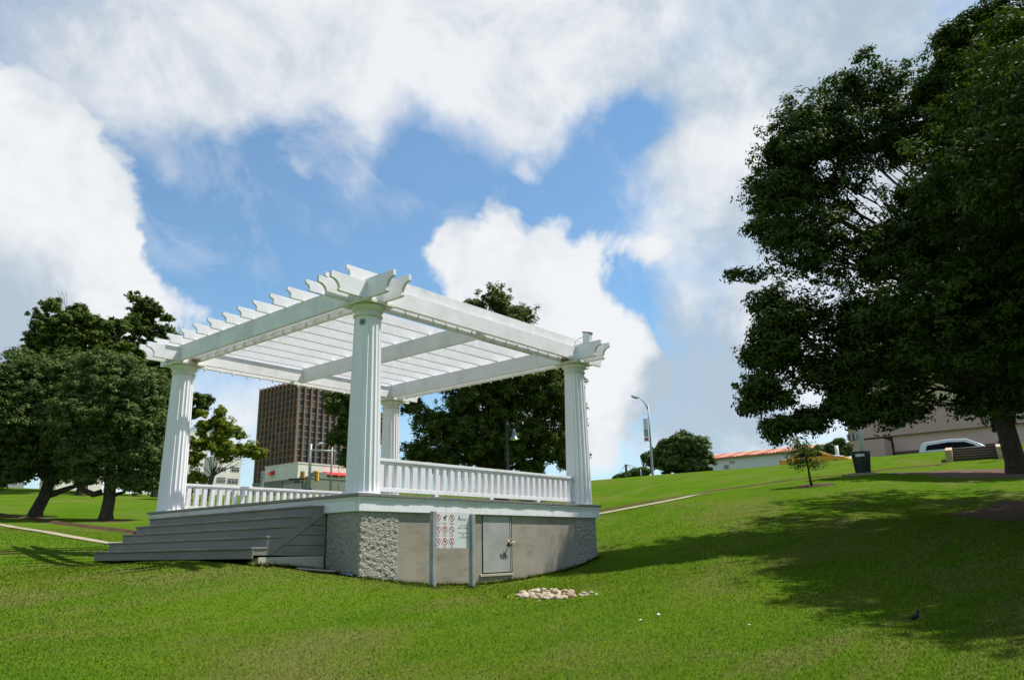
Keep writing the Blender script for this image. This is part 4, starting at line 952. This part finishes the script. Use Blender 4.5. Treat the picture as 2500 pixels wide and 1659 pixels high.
# ------------------------------------------------------------------ buildings (all square to the street grid)
def bcorner(u, v, D): p = hd(u, v, D); return p
def yext(u, v, xc): return onplane(u, v, 0, xc)[1]
def xext(u, v, yc): return onplane(u, v, 1, yc)[0]
def tower():
    D = 400; c = hd(731, 927, D); xc, yc, zt = c; yl = yext(628, 1050, xc); xr = xext(905, 1050, yc); zb = 5.0
    root = empty('office_tower', (xc, yc, zb), 'tall brown office tower with a grid of ribs and windows behind the pergola', 'building')
    Lx, Ly, Hh = xr-xc, yl-yc, zt-zb
    mb = MB(); mb.box(.9, Lx-.9, .9, Ly-.9, 0, Hh-.5); mb.build('core_wall', M['towerbrown'], root)
    nf = 25; fh = Hh/nf; nb1, nb2 = 10, 12
    led = MB()
    for k in range(nf+1):
        m_ = MB(); z = k*fh; m_.box(.45, Lx-.45, .45, Ly-.45, max(z-.45, 0), z+.05 if k < nf else z); m_.build('floor_ledge', M['towerslab'], root)
    for k in range(nb1+1):
        y = Ly*k/nb1; w_ = .9 if k in (0, nb1) else .38; m_ = MB(); m_.box(-.35, .95, y-w_+(.9 if k == 0 else 0), y+w_-(.9 if k == nb1 else 0), 0, Hh+.4); m_.build('rib', M['towerrib'], root)
    for k in range(1, nb2+1):
        x = Lx*k/nb2; m_ = MB(); m_.box(x-.38, x+.38, -.35, .95, 0, Hh+.4); m_.build('rib', M['towerrib'], root)
    wb = Ly/nb1; w1 = MB(); w1.box(-.06, 0, -wb*.5+.55, wb*.5-.45, .35, fh-.5); w0 = w1.build('window', M['glass'], root); w0.location = (.89, wb*.5, fh*13)
    cnt = 1; rest = MB()
    for k in range(13, 25):
        for j in range(nb1):
            if k == 13 and j == 0: continue
            if cnt < 70: c = w0.copy(); COL.objects.link(c); c.parent = root; c.location = (.89, wb*(j+.5), fh*k); cnt += 1
            else: rest.box(.83, .89, wb*(j+.5)-wb*.5+.55, wb*(j+.5)+wb*.5-.45, fh*k+.35, fh*k+fh-.5)
    for k in range(0, 13):
        for j in range(nb1): rest.box(.83, .89, wb*(j+.5)-wb*.5+.55, wb*(j+.5)+wb*.5-.45, fh*k+.35, fh*k+fh-.5)
    wb2 = Lx/nb2; w2 = MB(); w2.box(-wb2*.5+.5, wb2*.5-.5, -.06, 0, .35, fh-.5); w3 = w2.build('window', M['glass'], root); w3.location = (wb2*.5, .89, fh*13); c2 = 1
    for k in range(0, 25):
        for j in range(nb2):
            if k == 13 and j == 0: continue
            if k >= 13 and j < 3 and c2 < 30: c = w3.copy(); COL.objects.link(c); c.parent = root; c.location = (wb2*(j+.5), .89, fh*k); c2 += 1
            else: rest.box(wb2*j+.5, wb2*(j+1)-.5, .83, .89, fh*k+.35, fh*k+fh-.5)
    o = rest.build('window', M['glass'], root); o['kind'] = 'stuff'
tower()
def block(name, label, u0, vtop, D, ul, ur, mat, zb=4.0, roofline=.35):
    c = hd(u0, vtop, D); xc, yc, zt = c; yl = yext(ul, vtop, xc); xr = xext(ur, vtop, yc)
    root = empty(name, (xc, yc, zb), label, 'building'); Lx, Ly, Hh = max(2, xr-xc), max(2, yl-yc), zt-zb
    mb = MB(); mb.box(0, Lx, 0, Ly, 0, Hh); mb.build('wall', mat, root)
    mb = MB(); mb.box(-.06, Lx+.06, -.06, Ly+.06, Hh-.01, Hh+.18); mb.build('parapet', mat, root)
    return root, xc, yc, zb, Lx, Ly, Hh
def win(root, o, x0, x1, z0, z1, face='y', mat='glass', frame=None):
    """window on the -y face (x range) or the -x face (y range)"""
    m_ = MB()
    if face == 'y': m_.box(x0, x1, -.05, .02, z0, z1)
    else: m_.box(-.05, .02, x0, x1, z0, z1)
    q = m_.build('window', M[mat], root)
    fr_ = MB(); n_ = 3; t = .09
    for k in range(n_+1):
        s = x0+(x1-x0)*k/n_
        if face == 'y': fr_.box(s-t/2, s+t/2, -.09, -.051, z0, z1)
        else: fr_.box(-.09, -.051, s-t/2, s+t/2, z0, z1)
    zz = z0+(z1-z0)*.6
    if face == 'y': fr_.box(x0, x1, -.085, -.052, zz-t/2, zz+t/2)
    else: fr_.box(-.085, -.052, x0, x1, zz-t/2, zz+t/2)
    fr_.build('frame', M['towerledge'], q)
# cream building under the tower
rt_, xc, yc, zb, Lx, Ly, Hh = block('cream_building', 'cream flat-roofed building with red awnings below the brown tower', 728, 1130, 118, 648, 880, M['cream'])
def zat(v, u=728, D=118): return hd(u, v, D)[2]
def on_y(u, v): p = onplane(u, v, 1, yc); return p[0]-xc, p[2]-zb
def on_x(u, v): p = onplane(u, v, 0, xc); return p[1]-yc, p[2]-zb
a0 = on_y(787, 1160); a1 = on_y(848, 1162)
mb = MB(); z1_ = on_y(787, 1150)[1]; z0_ = on_y(787, 1159)[1]
mb.add([(a0[0], -.02, z1_), (a1[0], -.02, z1_), (a0[0], -1.4, z0_), (a1[0], -1.4, z0_), (a0[0], -.02, z0_), (a1[0], -.02, z0_)], [(0, 2, 3, 1), (0, 4, 2), (1, 3, 5), (2, 4, 5, 3)]); mb.build('awning', M['awning'], rt_, label='long red awning on the lit wall')
s0 = on_x(671, 1152); s1 = on_x(662, 1158)[0]; mb = MB(); mb.add([(-.02, s0[0], s0[1]+.25), (-.02, s1, s0[1]+.25), (-.9, s0[0], s0[1]-.35), (-.9, s1, s0[1]-.35), (-.02, s0[0], s0[1]-.35), (-.02, s1, s0[1]-.35)], [(0, 1, 3, 2), (0, 2, 4), (1, 5, 3), (2, 3, 5, 4)]); mb.build('awning', M['awning'], rt_, label='small red awning on the shaded side wall')
for (ua, va, ub, vb) in ((732, 1161, 750, 1168), (765, 1148, 774, 1156), (790, 1160, 830, 1168)):
    p_, q_ = on_y(ua, va), on_y(ub, vb); win(rt_, None, p_[0], q_[0], q_[1], p_[1])
# olive wall building in front
rt2, xc, yc, zb, Lx, Ly, Hh = block('low_building', 'low grey-green building with a stepped parapet behind the rear railing', 760, 1166, 96, 618, 900, M['olive'])
mb = MB(); p_ = on_y(772, 1160); q_ = on_y(798, 1166); mb.box(p_[0], q_[0], .0, 1.5, Hh+.181, Hh+.75); mb.build('raised_parapet', M['olive'], rt2)
p_ = on_x(735, 1178); q_ = on_x(688, 1205); win(rt2, None, p_[0], q_[0], q_[1]-2, p_[1], 'x', 'towerledge')
# left pale office block
rt3, xc, yc, zb, Lx, Ly, Hh = block('office_building', 'pale multi-storey office block behind the yellow-green tree', 523, 1115, 150, 500, 590, M['creamwall'])
for (ua, va, ub, vb) in ((531, 1139, 551, 1149), (565, 1139, 583, 1151), (530, 1164, 549, 1178), (556, 1167, 580, 1180), (533, 1196, 541, 1207), (552, 1198, 572, 1210)):
    p_, q_ = on_y(ua, va), on_y(ub, vb); win(rt3, None, p_[0], q_[0], q_[1], p_[1])
rt4, xc, yc, zb, Lx, Ly, Hh = block('office_building', 'taller pale office block with a curved glass roof, beside the left column', 462, 1049, 175, 440, 512, M['creamwall'])
for (ua, va, ub, vb) in ((464, 1069, 474, 1083), (488, 1072, 502, 1079), (463, 1099, 471, 1113), (463, 1141, 470, 1150), (476, 1141, 488, 1155)):
    p_, q_ = on_y(ua, va), on_y(ub, vb); win(rt4, None, p_[0], q_[0], q_[1], p_[1])
dm = MB(); pts_ = [(1.5+6.0*(1-math.cos(a)), Hh+.19+2.1*math.sin(a)) for a in [i/12*math.pi for i in range(13)]]; dm.prism(pts_, 1.0, 8.0, 'y'); dm.build('glass_vault', plain('blue_grey_glazing', (.22, .32, .42), .3, .5), rt4, smooth='auto')
# far-left buildings glimpsed under the oaks
rt5, *_ = block('office_building', 'low pale grey building glimpsed under the leftmost oak', 8, 1162, 95, -260, 60, M['galv'])
rt6, *_ = block('office_building', 'low cream building glimpsed between the two oak trunks', 140, 1160, 100, 100, 250, M['cream'])
# white building with the tiled roof
def tiled():
    D = 96; c = hd(1962, 1101, D); xc = c[0]; y0 = yext(2010, 1112, xc); y1 = yext(1692, 1140, xc); zt = c[2]; zb = 4.0
    root = empty('tile_roofed_building', (xc, y0, zb), 'long white building with a terracotta tile roof on the crest left of the taxi', 'building'); Ly = y1-y0; Hh = zt-zb
    mb = MB(); mb.box(0, 9, 0, Ly, 0, Hh); mb.build('wall', M['whitewall'], root)
    mb = MB(); mb.add([(-.45, -.3, Hh-.05), (-.45, Ly+.3, Hh-.05), (4.5, Ly+.3, Hh+.98), (4.5, -.3, Hh+.98), (9.4, Ly+.3, Hh-.05), (9.4, -.3, Hh-.05), (-.45, -.3, Hh+.08), (-.45, Ly+.3, Hh+.08), (4.5, Ly+.3, Hh+1.10), (4.5, -.3, Hh+1.10), (9.4, Ly+.3, Hh+.08), (9.4, -.3, Hh+.08)],
        [(6, 9, 8, 7), (9, 11, 10, 8), (0, 1, 2, 3), (3, 2, 4, 5), (0, 6, 7, 1), (4, 10, 11, 5), (0, 3, 9, 6), (3, 5, 11, 9), (1, 7, 8, 2), (2, 8, 10, 4)])
    y = -.2
    while y < Ly+.3:       # rows of barrel tiles
        mb.tube([(-.5, y, Hh+.07), (4.5, y, Hh+1.08)], .13, 6, False); y += .36
    mb.build('roof', M['tile'], root)
    def onx(u, v): p = onplane(u, v, 0, xc); return p[1]-y0, p[2]-zb
    for (ua, va, ub, vb, mt) in ((1743, 1123, 1750, 1134, 'glass'), (1783, 1124, 1793, 1131, 'towerledge'), (1769, 1134, 1778, 1144, 'brownwall')):
        p_, q_ = onx(ub, va), onx(ua, vb); win(root, None, p_[0], q_[0], q_[1], p_[1], 'x', mt)
tiled()
# pinkish building at the right
def pinkb():
    D = 84; c = hd(2096, 1020, D); xc = c[0]; zb = 4.0
    root = empty('hotel_building', (xc, c[1], zb), 'large pinkish tan building with a buff corner behind the white SUV', 'building')
    def ony(u, v, x=xc): p = onplane(u, v, 0, x); return p[1]-c[1], p[2]-zb
    yR_ = ony(2900, 1020)[0]; yA = ony(2097, 1030)[0]; yB_ = ony(2061, 1040)[0]
    zl = ony(2230, 1059)[1]; zt = ony(2230, 1003)[1]
    mb = MB(); mb.box(-.5, 18, yR_, yA, zl, zt); mb.build('upper_wall', M['pink'], root)
    mb = MB(); mb.box(0, 18, yR_, ony(2181, 1080)[0], 0, zl-.01); mb.build('lower_wall', M['pink2'], root)
    mb = MB(); mb.box(.1, 18, yR_, yA, zt+.01, zt+7); mb.build('top_storey', M['yellowwall'], root)
    mb = MB(); mb.box(2.2, 18, yA+.01, yB_+.35, 0, zt+9); w_ = mb.build('corner_wing', M['yellowwall'], root)
    for va, vb in ((1030, 1046), (1060, 1073)):
        p_ = onplane(2069, va, 0, xc+2.2); q_ = onplane(2091, vb, 0, xc+2.2); m_ = MB(); m_.box(2.1, 2.2, q_[1]-c[1], p_[1]-c[1], q_[2]-zb, p_[2]-zb); wn_ = m_.build('window', M['glass'], root)
        f_ = MB(); a_, b_ = q_[1]-c[1], p_[1]-c[1]; z0, z1 = q_[2]-zb, p_[2]-zb
        for s in (0, .5, 1): f_.box(2.04, 2.09, a_+(b_-a_)*s-.06, a_+(b_-a_)*s+.06, z0, z1)
        f_.build('frame', M['whitewall'], wn_)
    mb = MB(); mb.box(-3.2, -.51, ony(2158, 1080, xc-3.2)[0], ony(2075, 1080, xc-3.2)[0], 0, ony(2110, 1074, xc-3.2)[1]); mb.build('porch_block', M['pink'], root)
    mb = MB(); mb.box(-.4, -.01, ony(2430, 1080)[0], ony(2184, 1080)[0], 0, ony(2260, 1097)[1]); mb.build('low_brown_wall', M['brownwall'], root)
    for (ua, va, ub, vb) in ((2164, 1076, 2171, 1085), (2258, 1087, 2269, 1094), (2438, 1073, 2460, 1085)):
        p_, q_ = ony(ub, va, xc-.42), ony(ua, vb, xc-.42); m_ = MB(); m_.box(-.48, -.42, p_[0], q_[0], q_[1], p_[1]); m_.build('vent', M['dark'], root)
pinkb()

# ------------------------------------------------------------------ vehicles (side on, heading to -Y)
def car(name, label, u_c, v_ref, D, length, paint, suv):
    x, y, z = ground_at(u_c, v_ref, D); root = empty(name, (x, y, 0), label, 'car')
    if suv:
        z0 = 1.08; low = [(-2.35, .45), (-2.38, .85), (-2.30, 1.08), (1.25, 1.08), (2.0, 1.03), (2.3, .93), (2.38, .6), (2.35, .38), (-2.3, .38)]
        cab = [(-2.28, 1.081), (-2.12, 1.62), (-1.9, 1.74), (-.6, 1.82), (.35, 1.76), (.95, 1.42), (1.45, 1.081)]; win_ = [(-1.90, 1.20), (-1.78, 1.52), (-.6, 1.62), (.26, 1.56), (.72, 1.34), (.92, 1.20)]
    else:
        z0 = .98; low = [(-2.4, .45), (-2.42, .85), (-2.3, .98), (1.3, .98), (2.1, .86), (2.4, .72), (2.42, .45), (2.35, .32), (-2.35, .32)]
        cab = [(-1.80, .981), (-1.0, 1.40), (-.3, 1.50), (.35, 1.47), (1.0, 1.15), (1.38, .981)]; win_ = [(-1.45, 1.03), (-.92, 1.34), (-.3, 1.43), (.28, 1.40), (.85, 1.12), (1.0, 1.03)]
    k = length/4.75
    def sidep(pts, x0, x1, tumble=.0):        # profile p (forward) -> -y ; local x across
        n_ = len(pts); vs = []
        for xx, s in ((x0, -1), (x1, 1)):
            for p, zz in pts:
                inn = max(0, zz-z0)*.28; vs.append((xx-s*inn*1.0 if tumble else xx, -p*k, zz))
        fs = [tuple(range(n_)), tuple(range(2*n_-1, n_-1, -1))]+[(i, i+n_, (i+1) % n_+n_, (i+1) % n_) for i in range(n_)]
        return MB().add(vs, fs)
    b = sidep(low, -.92, .92, 1).build('body', M[paint], root, smooth='auto', bevel=.05); sidep(cab, -.915, .915, 1).build('cabin', M[paint], root, smooth='auto', bevel=.03)
    gcar = sidep(win_, -.93, .93, 1).build('side_windows', M['carglass'], root)
    for px in (-1.45, 1.5):
        for sx in (-.93, .75):
            wl = MB(); prof = [(sx, 0)];
            cyl = MB(); cyl.tube([(sx, -px*k, .34), (sx+.2, -px*k, .34)], .34, 18); o = cyl.build('wheel', M['tyre'], root)
            rm = MB(); rm.tube([(sx-.01, -px*k, .34), (sx+.21, -px*k, .34)], .20, 14); rm.build('rim', M['galv'], o)
    mr_ = MB(); mr_.box(-1.06, -.90, -.86*k, -.70*k, 1.05, 1.18); mr_.build('mirror', M[paint], root, bevel=.02)
    lt = MB(); lt.box(-.935, -.80, 2.28*k, 2.36*k, .82, .98); lt.build('tail_lamp', M['red'], root)
    ws = MB(); a_, b2_ = cab[-3], cab[-1]; ws.add([(-.62, -(a_[0]+.06)*k, a_[1]-.01), (.62, -(a_[0]+.06)*k, a_[1]-.01), (.74, -(b2_[0]+.03)*k, b2_[1]-.02), (-.74, -(b2_[0]+.03)*k, b2_[1]-.02)], [(0, 1, 2, 3)]); ws.build('windscreen', M['carglass'], root)
    return root
cr = car('parked_car', 'white SUV parked at the kerb above the brown steps', 2352, 1100, 57, 5.0, 'carwhite', True); cr.location.z = hd(2340, 1074, 57)[2]-1.76
cr = car('taxi_car', 'yellow taxi with a white bonnet stripe on the crest behind the sapling', 1995, 1125, 62, 5.0, 'caryellow', False); cr.location.z = hd(1990, 1104, 62)[2]-1.40
tz_ = MB(); tz_.add([(-.60, -.40, 1.477), (.60, -.40, 1.477), (.74, -1.06, 1.145), (-.74, -1.06, 1.145)], [(0, 1, 2, 3)]); 
bn = MB(); bn.add([(-.86, -1.40, 1.035), (.86, -1.40, 1.035), (.84, -2.2, .90), (-.84, -2.2, .90), (-.925, -1.42, .99), (-.925, -2.2, .85)], [(0, 1, 2, 3), (0, 3, 5, 4)]); bn.build('white_bonnet_panel', M['carwhite'], cr)

# ------------------------------------------------------------------ street furniture
def lamp_street():
    D = 68; base = gp(1594, 1164, D); B = np.array(base); root = empty('street_lamp', base, 'tall grey street lamp with a curved arm and a hanging banner on the crest', 'street lamp')
    top = hd(1582, 988, D); tp = Vector((0, 0, float(top[2]-B[2]))); d = Vector(tuple((hd(1546, 972, D)-top)))
    mb = MB(); mb.tube([(0, 0, -.3), (0, 0, .1), tuple(tp*.5), tuple(tp)], [.12, .11, .09, .06], 10); mb.build('pole', M['galv'], root, smooth=True)
    mb = MB(); mb.tube([tuple(tp-Vector((0, 0, .5))), tuple(tp+d*.25+Vector((0, 0, .10))), tuple(tp+d*.55+Vector((0, 0, .32))), tuple(tp+d*.8+Vector((0, 0, .25)))], .05, 8); mb.build('arm', M['galv'], root, smooth=True)
    e = tp+d*.9+Vector((0, 0, .17)); mb = MB(); u = d.normalized(); mb.tube([tuple(e-u*.28), tuple(e-u*.1), tuple(e+u*.2), tuple(e+u*.34)], [.06, .11, .12, .04], 8); mb.build('lamp_head', M['towerledge'], root, smooth=True)
    s = Vector((u.x, u.y, 0)).normalized(); z1 = float(hd(1587, 1022, D)[2]-B[2]); z0 = float(hd(1590, 1075, D)[2]-B[2])
    a = s*.14; b = s*.52; n_ = Vector((s.y, -s.x, 0))*.01
    def pan(za, zb_, mt, par=None, g_=0):
        m_ = MB(); q = [a+Vector((0, 0, za)), b+Vector((0, 0, za)), b+Vector((0, 0, zb_)), a+Vector((0, 0, zb_))]; nn = n_*(1+g_); m_.add([tuple(p-nn) for p in q]+[tuple(p+nn) for p in q], [(0, 1, 2, 3), (7, 6, 5, 4), (0, 4, 5, 1), (2, 6, 7, 3), (1, 5, 6, 2), (0, 3, 7, 4)]); return m_.build('banner' if par is None else 'banner_print', M[mt], par or root)
    bn_ = pan(z0, z1, 'whitewall'); h = z1-z0; pan(z0+.05, z0+h*.12, 'red', bn_, .4); pan(z0+h*.22, z0+h*.52, 'galv', bn_, .4)
    mb = MB()
    for zz in (z0-.03, z1+.03): mb.tube([(0, 0, zz), tuple(b+Vector((0, 0, zz)))], .02, 6)
    mb.build('banner_bracket', M['galv'], root)
lamp_street()
def bell_lamp():
    D = 31; x, y, z = gp(1241, 1220, D); top = float(hd(1238, 1027, D)[2])-z; root = empty('park_lamp', (x, y, z), 'dark green park lamp with a bell shade hanging from a hook, behind the pergola', 'lamp post')
    mb = MB(); mb.lathe([(.10, -.2), (.10, .35), (.06, .45), (.05, top*.6), (.045, top-.25), (.06, top-.2), (.06, top-.14), (.03, top-.1), (.035, top-.05), (.004, top+.05)], seg=12); mb.build('pole', M['dgreen'], root, smooth='auto')
    s = Vector(tuple(_rt)); s.z = 0; s.normalize(); c = s*.28
    mb = MB(); zb_ = top-.35; pts_ = [s*.03+Vector((0, 0, zb_-.02)), s*.10+Vector((0, 0, zb_+.12)), s*.17+Vector((0, 0, zb_+.24)), s*.25+Vector((0, 0, zb_+.26)), c+Vector((0, 0, zb_+.15)), c+Vector((0, 0, zb_-.02))]; mb.tube([tuple(p) for p in pts_], .018, 8); mb.build('hook_arm', M['dgreen'], root, smooth=True)
    mb = MB(); mb.lathe([(.03, 0), (.05, -.03), (.075, -.12), (.09, -.24), (.14, -.34), (.20, -.40), (.21, -.42), (.13, -.38), (.02, -.1)], seg=24); q = mb.build('bell_shade', plain('verdigris_shade', (.10, .15, .16), .3, .6, .6), root, smooth='auto'); q.location = c+Vector((0, 0, zb_))
    mb = MB(); mb.lathe([(.0, -.46), (.10, -.44), (.15, -.405), (.1, -.38)], seg=20); q = mb.build('lens', M['iconwhite'], root, smooth=True); q.location = c+Vector((0, 0, zb_))
bell_lamp()
def signals():
    D = 86; x, y, z = gp(753, 1212, D); B = np.array((x, y, z)); root = empty('traffic_signal', (x, y, z), 'grey traffic signal mast with a horizontal arm and yellow signal heads before the cream building', 'traffic signal')
    def P(u, v): return Vector(tuple(hd(u, v, D)-B))
    mb = MB(); t = P(768, 1083); t.x = t.y = 0; mb.tube([(0, 0, -.3), tuple(t*.5), tuple(t)], [.17, .16, .13], 12); mb.build('mast', M['galv'], root, smooth=True)
    a = P(771, 1099); b = P(833, 1101); off = Vector((-a.x*0, 0, 0)); mb = MB(); mb.tube([(0, 0, a.z), tuple(Vector((b.x-a.x, b.y-a.y, b.z)))], [.14, .09], 10); mb.build('mast_arm', M['galv'], root, smooth=True)
    for u in (-.75, .8):
        s = Vector(tuple(_rt)); s.z = 0; s.normalize(); c = s*u; zc = P(753, 1162).z; mb = MB(); mb.box(-.20, .20, -.22, .22, -.55, .55)
        q = mb.build('signal_head', M['yellowmetal'], root, bevel=.04); q.location = c+Vector((0, 0, zc)); q.rotation_euler.z = yaw-R(90)
        for k in (-.34, 0, .34):
            v_ = MB(); v_.tube([(0, -.22, k), (0, -.40, k-.02)], .14, 12, False); v_.build('visor', M['yellowmetal'], q)
    D2 = 92; x, y, z = gp(806, 1212, D2); top = float(hd(819, 1075, D2)[2])-z; r2_ = empty('street_lamp', (x, y, z), 'slim grey street lamp with a short arm beside the traffic signal', 'street lamp')
    mb = MB(); mb.tube([(0, 0, -.3), (0, 0, top)], [.13, .09], 10); mb.build('pole', M['galv'], r2_, smooth=True)
    s = -Vector(tuple(_rt)); s.z = 0; s.normalize(); mb = MB(); mb.tube([(0, 0, top-.6), tuple(s*.8+Vector((0, 0, top-.35))), tuple(s*1.2+Vector((0, 0, top-.3)))], .045, 8); mb.build('arm', M['galv'], r2_)
    mb = MB(); mb.tube([tuple(s*1.1+Vector((0, 0, top-.3))), tuple(s*1.4+Vector((0, 0, top-.3))), tuple(s*1.75+Vector((0, 0, top-.33)))], [.07, .13, .05], 8); mb.build('lamp_head', M['whitewall'], r2_, smooth=True)
    x, y, z = gp(825, 1212, 90); mb = MB(); mb.tube([(0, 0, -.2), (0, 0, 4.6)], .05, 8); o = mb.build('thin_pole', M['pink'], smooth=True); o.location = (x, y, z); tag(o, 'thin rust-coloured pole right of the slim street lamp', 'pole')
    # street name signs and blue sign
    x, y, z = gp(732, 1212, 84); r3 = empty('street_sign', (x, y, z), 'slim post with small dark street name plates left of the traffic mast', 'street sign')
    mb = MB(); hh = float(hd(732, 1170, 84)[2])-z; mb.tube([(0, 0, -.2), (0, 0, hh)], .05, 8); mb.build('post', M['galv'], r3)
    for k, w_ in ((0, 1.25), (-.28, .7)):
        mb = MB(); mb.box(-w_, .15+w_*.2, -.02, .02, hh-.05+k, hh+.15+k); q = mb.build('name_plate', M['dgreen'], r3); q.rotation_euler.z = yaw-R(90)
    x, y, z = gp(748, 1212, 82); r4 = empty('blue_sign', (x, y, z), 'dark blue sign board low beside the traffic mast, just above the railing', 'sign'); hh = float(hd(748, 1192, 82)[2])-z
    mb = MB(); mb.tube([(0, 0, -.2), (0, 0, hh-.7)], .05, 8); mb.build('post', M['galv'], r4); mb = MB(); mb.box(-.55, .55, -.02, .02, hh-.75, hh); q = mb.build('board', M['blue'], r4); q.rotation_euler.z = yaw-R(90)
    x, y, z = gp(637, 1214, 80); r5 = empty('roadside_sign', (x, y, z), 'pale grey sign on a post at the foot of the brown tower', 'sign'); hh = float(hd(637, 1149, 80)[2])-z
    mb = MB(); mb.box(-.14, .14, -.05, .05, -.2, hh-.7); q = mb.build('post', M['towerledge'], r5); q.rotation_euler.z = yaw-R(90); mb = MB(); mb.box(-.17, .17, -.06, .06, hh-.7, hh); q = mb.build('sign_face', M['galv'], r5, bevel=.03); q.rotation_euler.z = yaw-R(90)
    x, y, z = gp(688, 1212, 80); mb = MB(); hh = float(hd(688, 1176, 80)[2])-z; mb.tube([(0, 0, -.2), (0, 0, hh)], .06, 8); o = mb.build('dark_post', M['dark']); o.location = (x, y, z); tag(o, 'short dark post before the pale panel of the grey-green building', 'post')
signals()
def bin_():
    D = 35.5; x, y, z = gp(2108, 1156, D); root = empty('litter_bin', (x, y, z), 'tapered black and dark green litter bin on a small slab on the bank', 'litter bin')
    mb = MB(); mb.lathe([(.27, .02), (.275, .05), (.345, .86), (.33, .86), (.26, .06)], seg=28); mb.build('body', M['dgreen'], root, smooth='auto')
    mb = MB(); mb.lathe([(.35, .86), (.40, .87), (.40, .92), (.33, .93), (.30, .90)], seg=28); mb.build('rim', M['dark'], root, smooth='auto')
    mb = MB()
    for k in range(22):
        a = k/22*math.tau; mb.tube([(.285*math.cos(a), .285*math.sin(a), .05), (.352*math.cos(a), .352*math.sin(a), .84)], .014, 5)
    mb.build('slats', M['dark'], root)
    v = CAM[:2]-np.array((x, y)); a0_ = math.atan2(v[1], v[0]); vs = []
    for k in range(9):
        a = a0_-.62+k*.125; 
        for zz in (.70, .82): vs.append((.368*math.cos(a), .368*math.sin(a), zz))
    mb = MB().add(vs, [(2*k, 2*k+2, 2*k+3, 2*k+1) for k in range(8)]); mb.build('label_plate', M['iconwhite'], root)
    mb = MB(); mb.box(-.5, .5, -.5, .5, -.25, .018); mb.build('slab', M['path'], root)
bin_()
def upole():
    D = 60; x, y, z = gp(2108, 1118, D); h = float(hd(2086, 960, D)[2])-z; mb = MB(); mb.tube([(0, 0, -.3), (0, 0, h)], [.19, .14], 10); o = mb.build('utility_pole', M['polegrey'], smooth=True); o.location = (x, y, z); tag(o, 'plain pale grey pole rising into the leaves behind the litter bin', 'pole')
    x, y, z = gp(2046, 1122, 61); h = float(hd(2042, 1087, 61)[2])-z; mb = MB(); mb.tube([(0, 0, -.3), (0, 0, h)], [.13, .13], 10); o = mb.build('bollard_post', M['whitewall'], smooth=True); o.location = (x, y, z); tag(o, 'short white post in front of the small distant trees', 'post')
    x, y, z = gp(1566, 1166, 70); mb = MB(); mb.tube([(0, 0, -.3), (0, 0, .65)], [.07, .07], 8); o = mb.build('marker_post', M['whitewall'], smooth=True); o.location = (x, y, z); tag(o, 'short white marker post on the crest left of the tall street lamp', 'post')
upole()
def hillsteps():
    q0 = gi(2318, 1130); q1 = gi(2444, 1114); dm = .5*(math.hypot(q0[0]-CAM[0], q0[1]-CAM[1])+math.hypot(q1[0]-CAM[0], q1[1]-CAM[1])); p0 = np.array(hd(2318, 1130, dm)); p1 = np.array(hd(2444, 1114, dm)); print('steps D', dm); s = Vector(tuple(p1-p0)); s.z = 0; Wd = s.length; s.normalize(); n_ = Vector((-s.y, s.x, 0)); n_ = n_ if n_.dot(Vector((_fw[0], _fw[1], 0))) > 0 else -n_
    root = empty('hill_steps', tuple(p0), 'flight of brown timber steps between two buff cheek walls up the bank', 'steps'); root.rotation_euler.z = math.atan2(s.y, s.x)
    sg = 1 if (Vector((-s.y, s.x, 0))-n_).length < .1 else -1
    dz = float(p1[2]-p0[2])*0; rise = .15
    zlo = min(h1(p0[0], p0[1]), h1(p1[0], p1[1]))-float(p0[2])
    for k in range(5):
        mb = MB(); y0 = .34*k*sg; y1 = (.34*(k+1)+.02)*sg; mb.box(.18, Wd-.12, min(y0, y1), max(y0, y1), zlo-.4, zlo+rise*(k+1)-.03); st_ = mb.build('step', M['stepwood'], root)
        mb = MB(); y0 -= .04*sg; mb.box(.18, Wd-.12, min(y0, y1), max(y0, y1), zlo+rise*(k+1)-.028, zlo+rise*(k+1)); mb.build('nosing', M['lip'], st_)
    for x0 in (-.12, Wd-.12):
        mb = MB(); pts_ = [(-.1*sg, zlo-.5), (-.1*sg, zlo+.55), (1.8*sg, zlo+.85), (1.8*sg, zlo-.5)]; mb.prism(pts_, x0, x0+.30, 'x'); mb.build('cheek_wall', M['cheek'], root, bevel=.02)
hillsteps()
def blacksign():
    D = 42; x, y, z = gp(2452, 1116, D); zt = float(hd(2440, 1018, D)[2])-z; zb_ = float(hd(2445, 1054, D)[2])-z; root = empty('historical_marker', (x, y, z), 'black marker plate on a post beside the big trunk at the right', 'sign')
    mb = MB(); mb.tube([(0, 0, -.3), (0, 0, zb_)], [.06, .05], 8); mb.build('post', M['galv'], root)
    mb = MB(); w_ = .30; o_ = [(-w_, zb_+.04), (-w_+.06, zb_), (w_-.06, zb_), (w_, zb_+.04), (w_, zt-.06), (w_-.1, zt-.03), (.08, zt+.06), (-.08, zt+.06), (-w_+.1, zt-.03), (-w_, zt-.06)]; mb.prism(o_, -.03, .03, 'y'); q = mb.build('plate', M['dark'], root, bevel=.01); q.rotation_euler.z = yaw-R(90)-R(22)
blacksign()
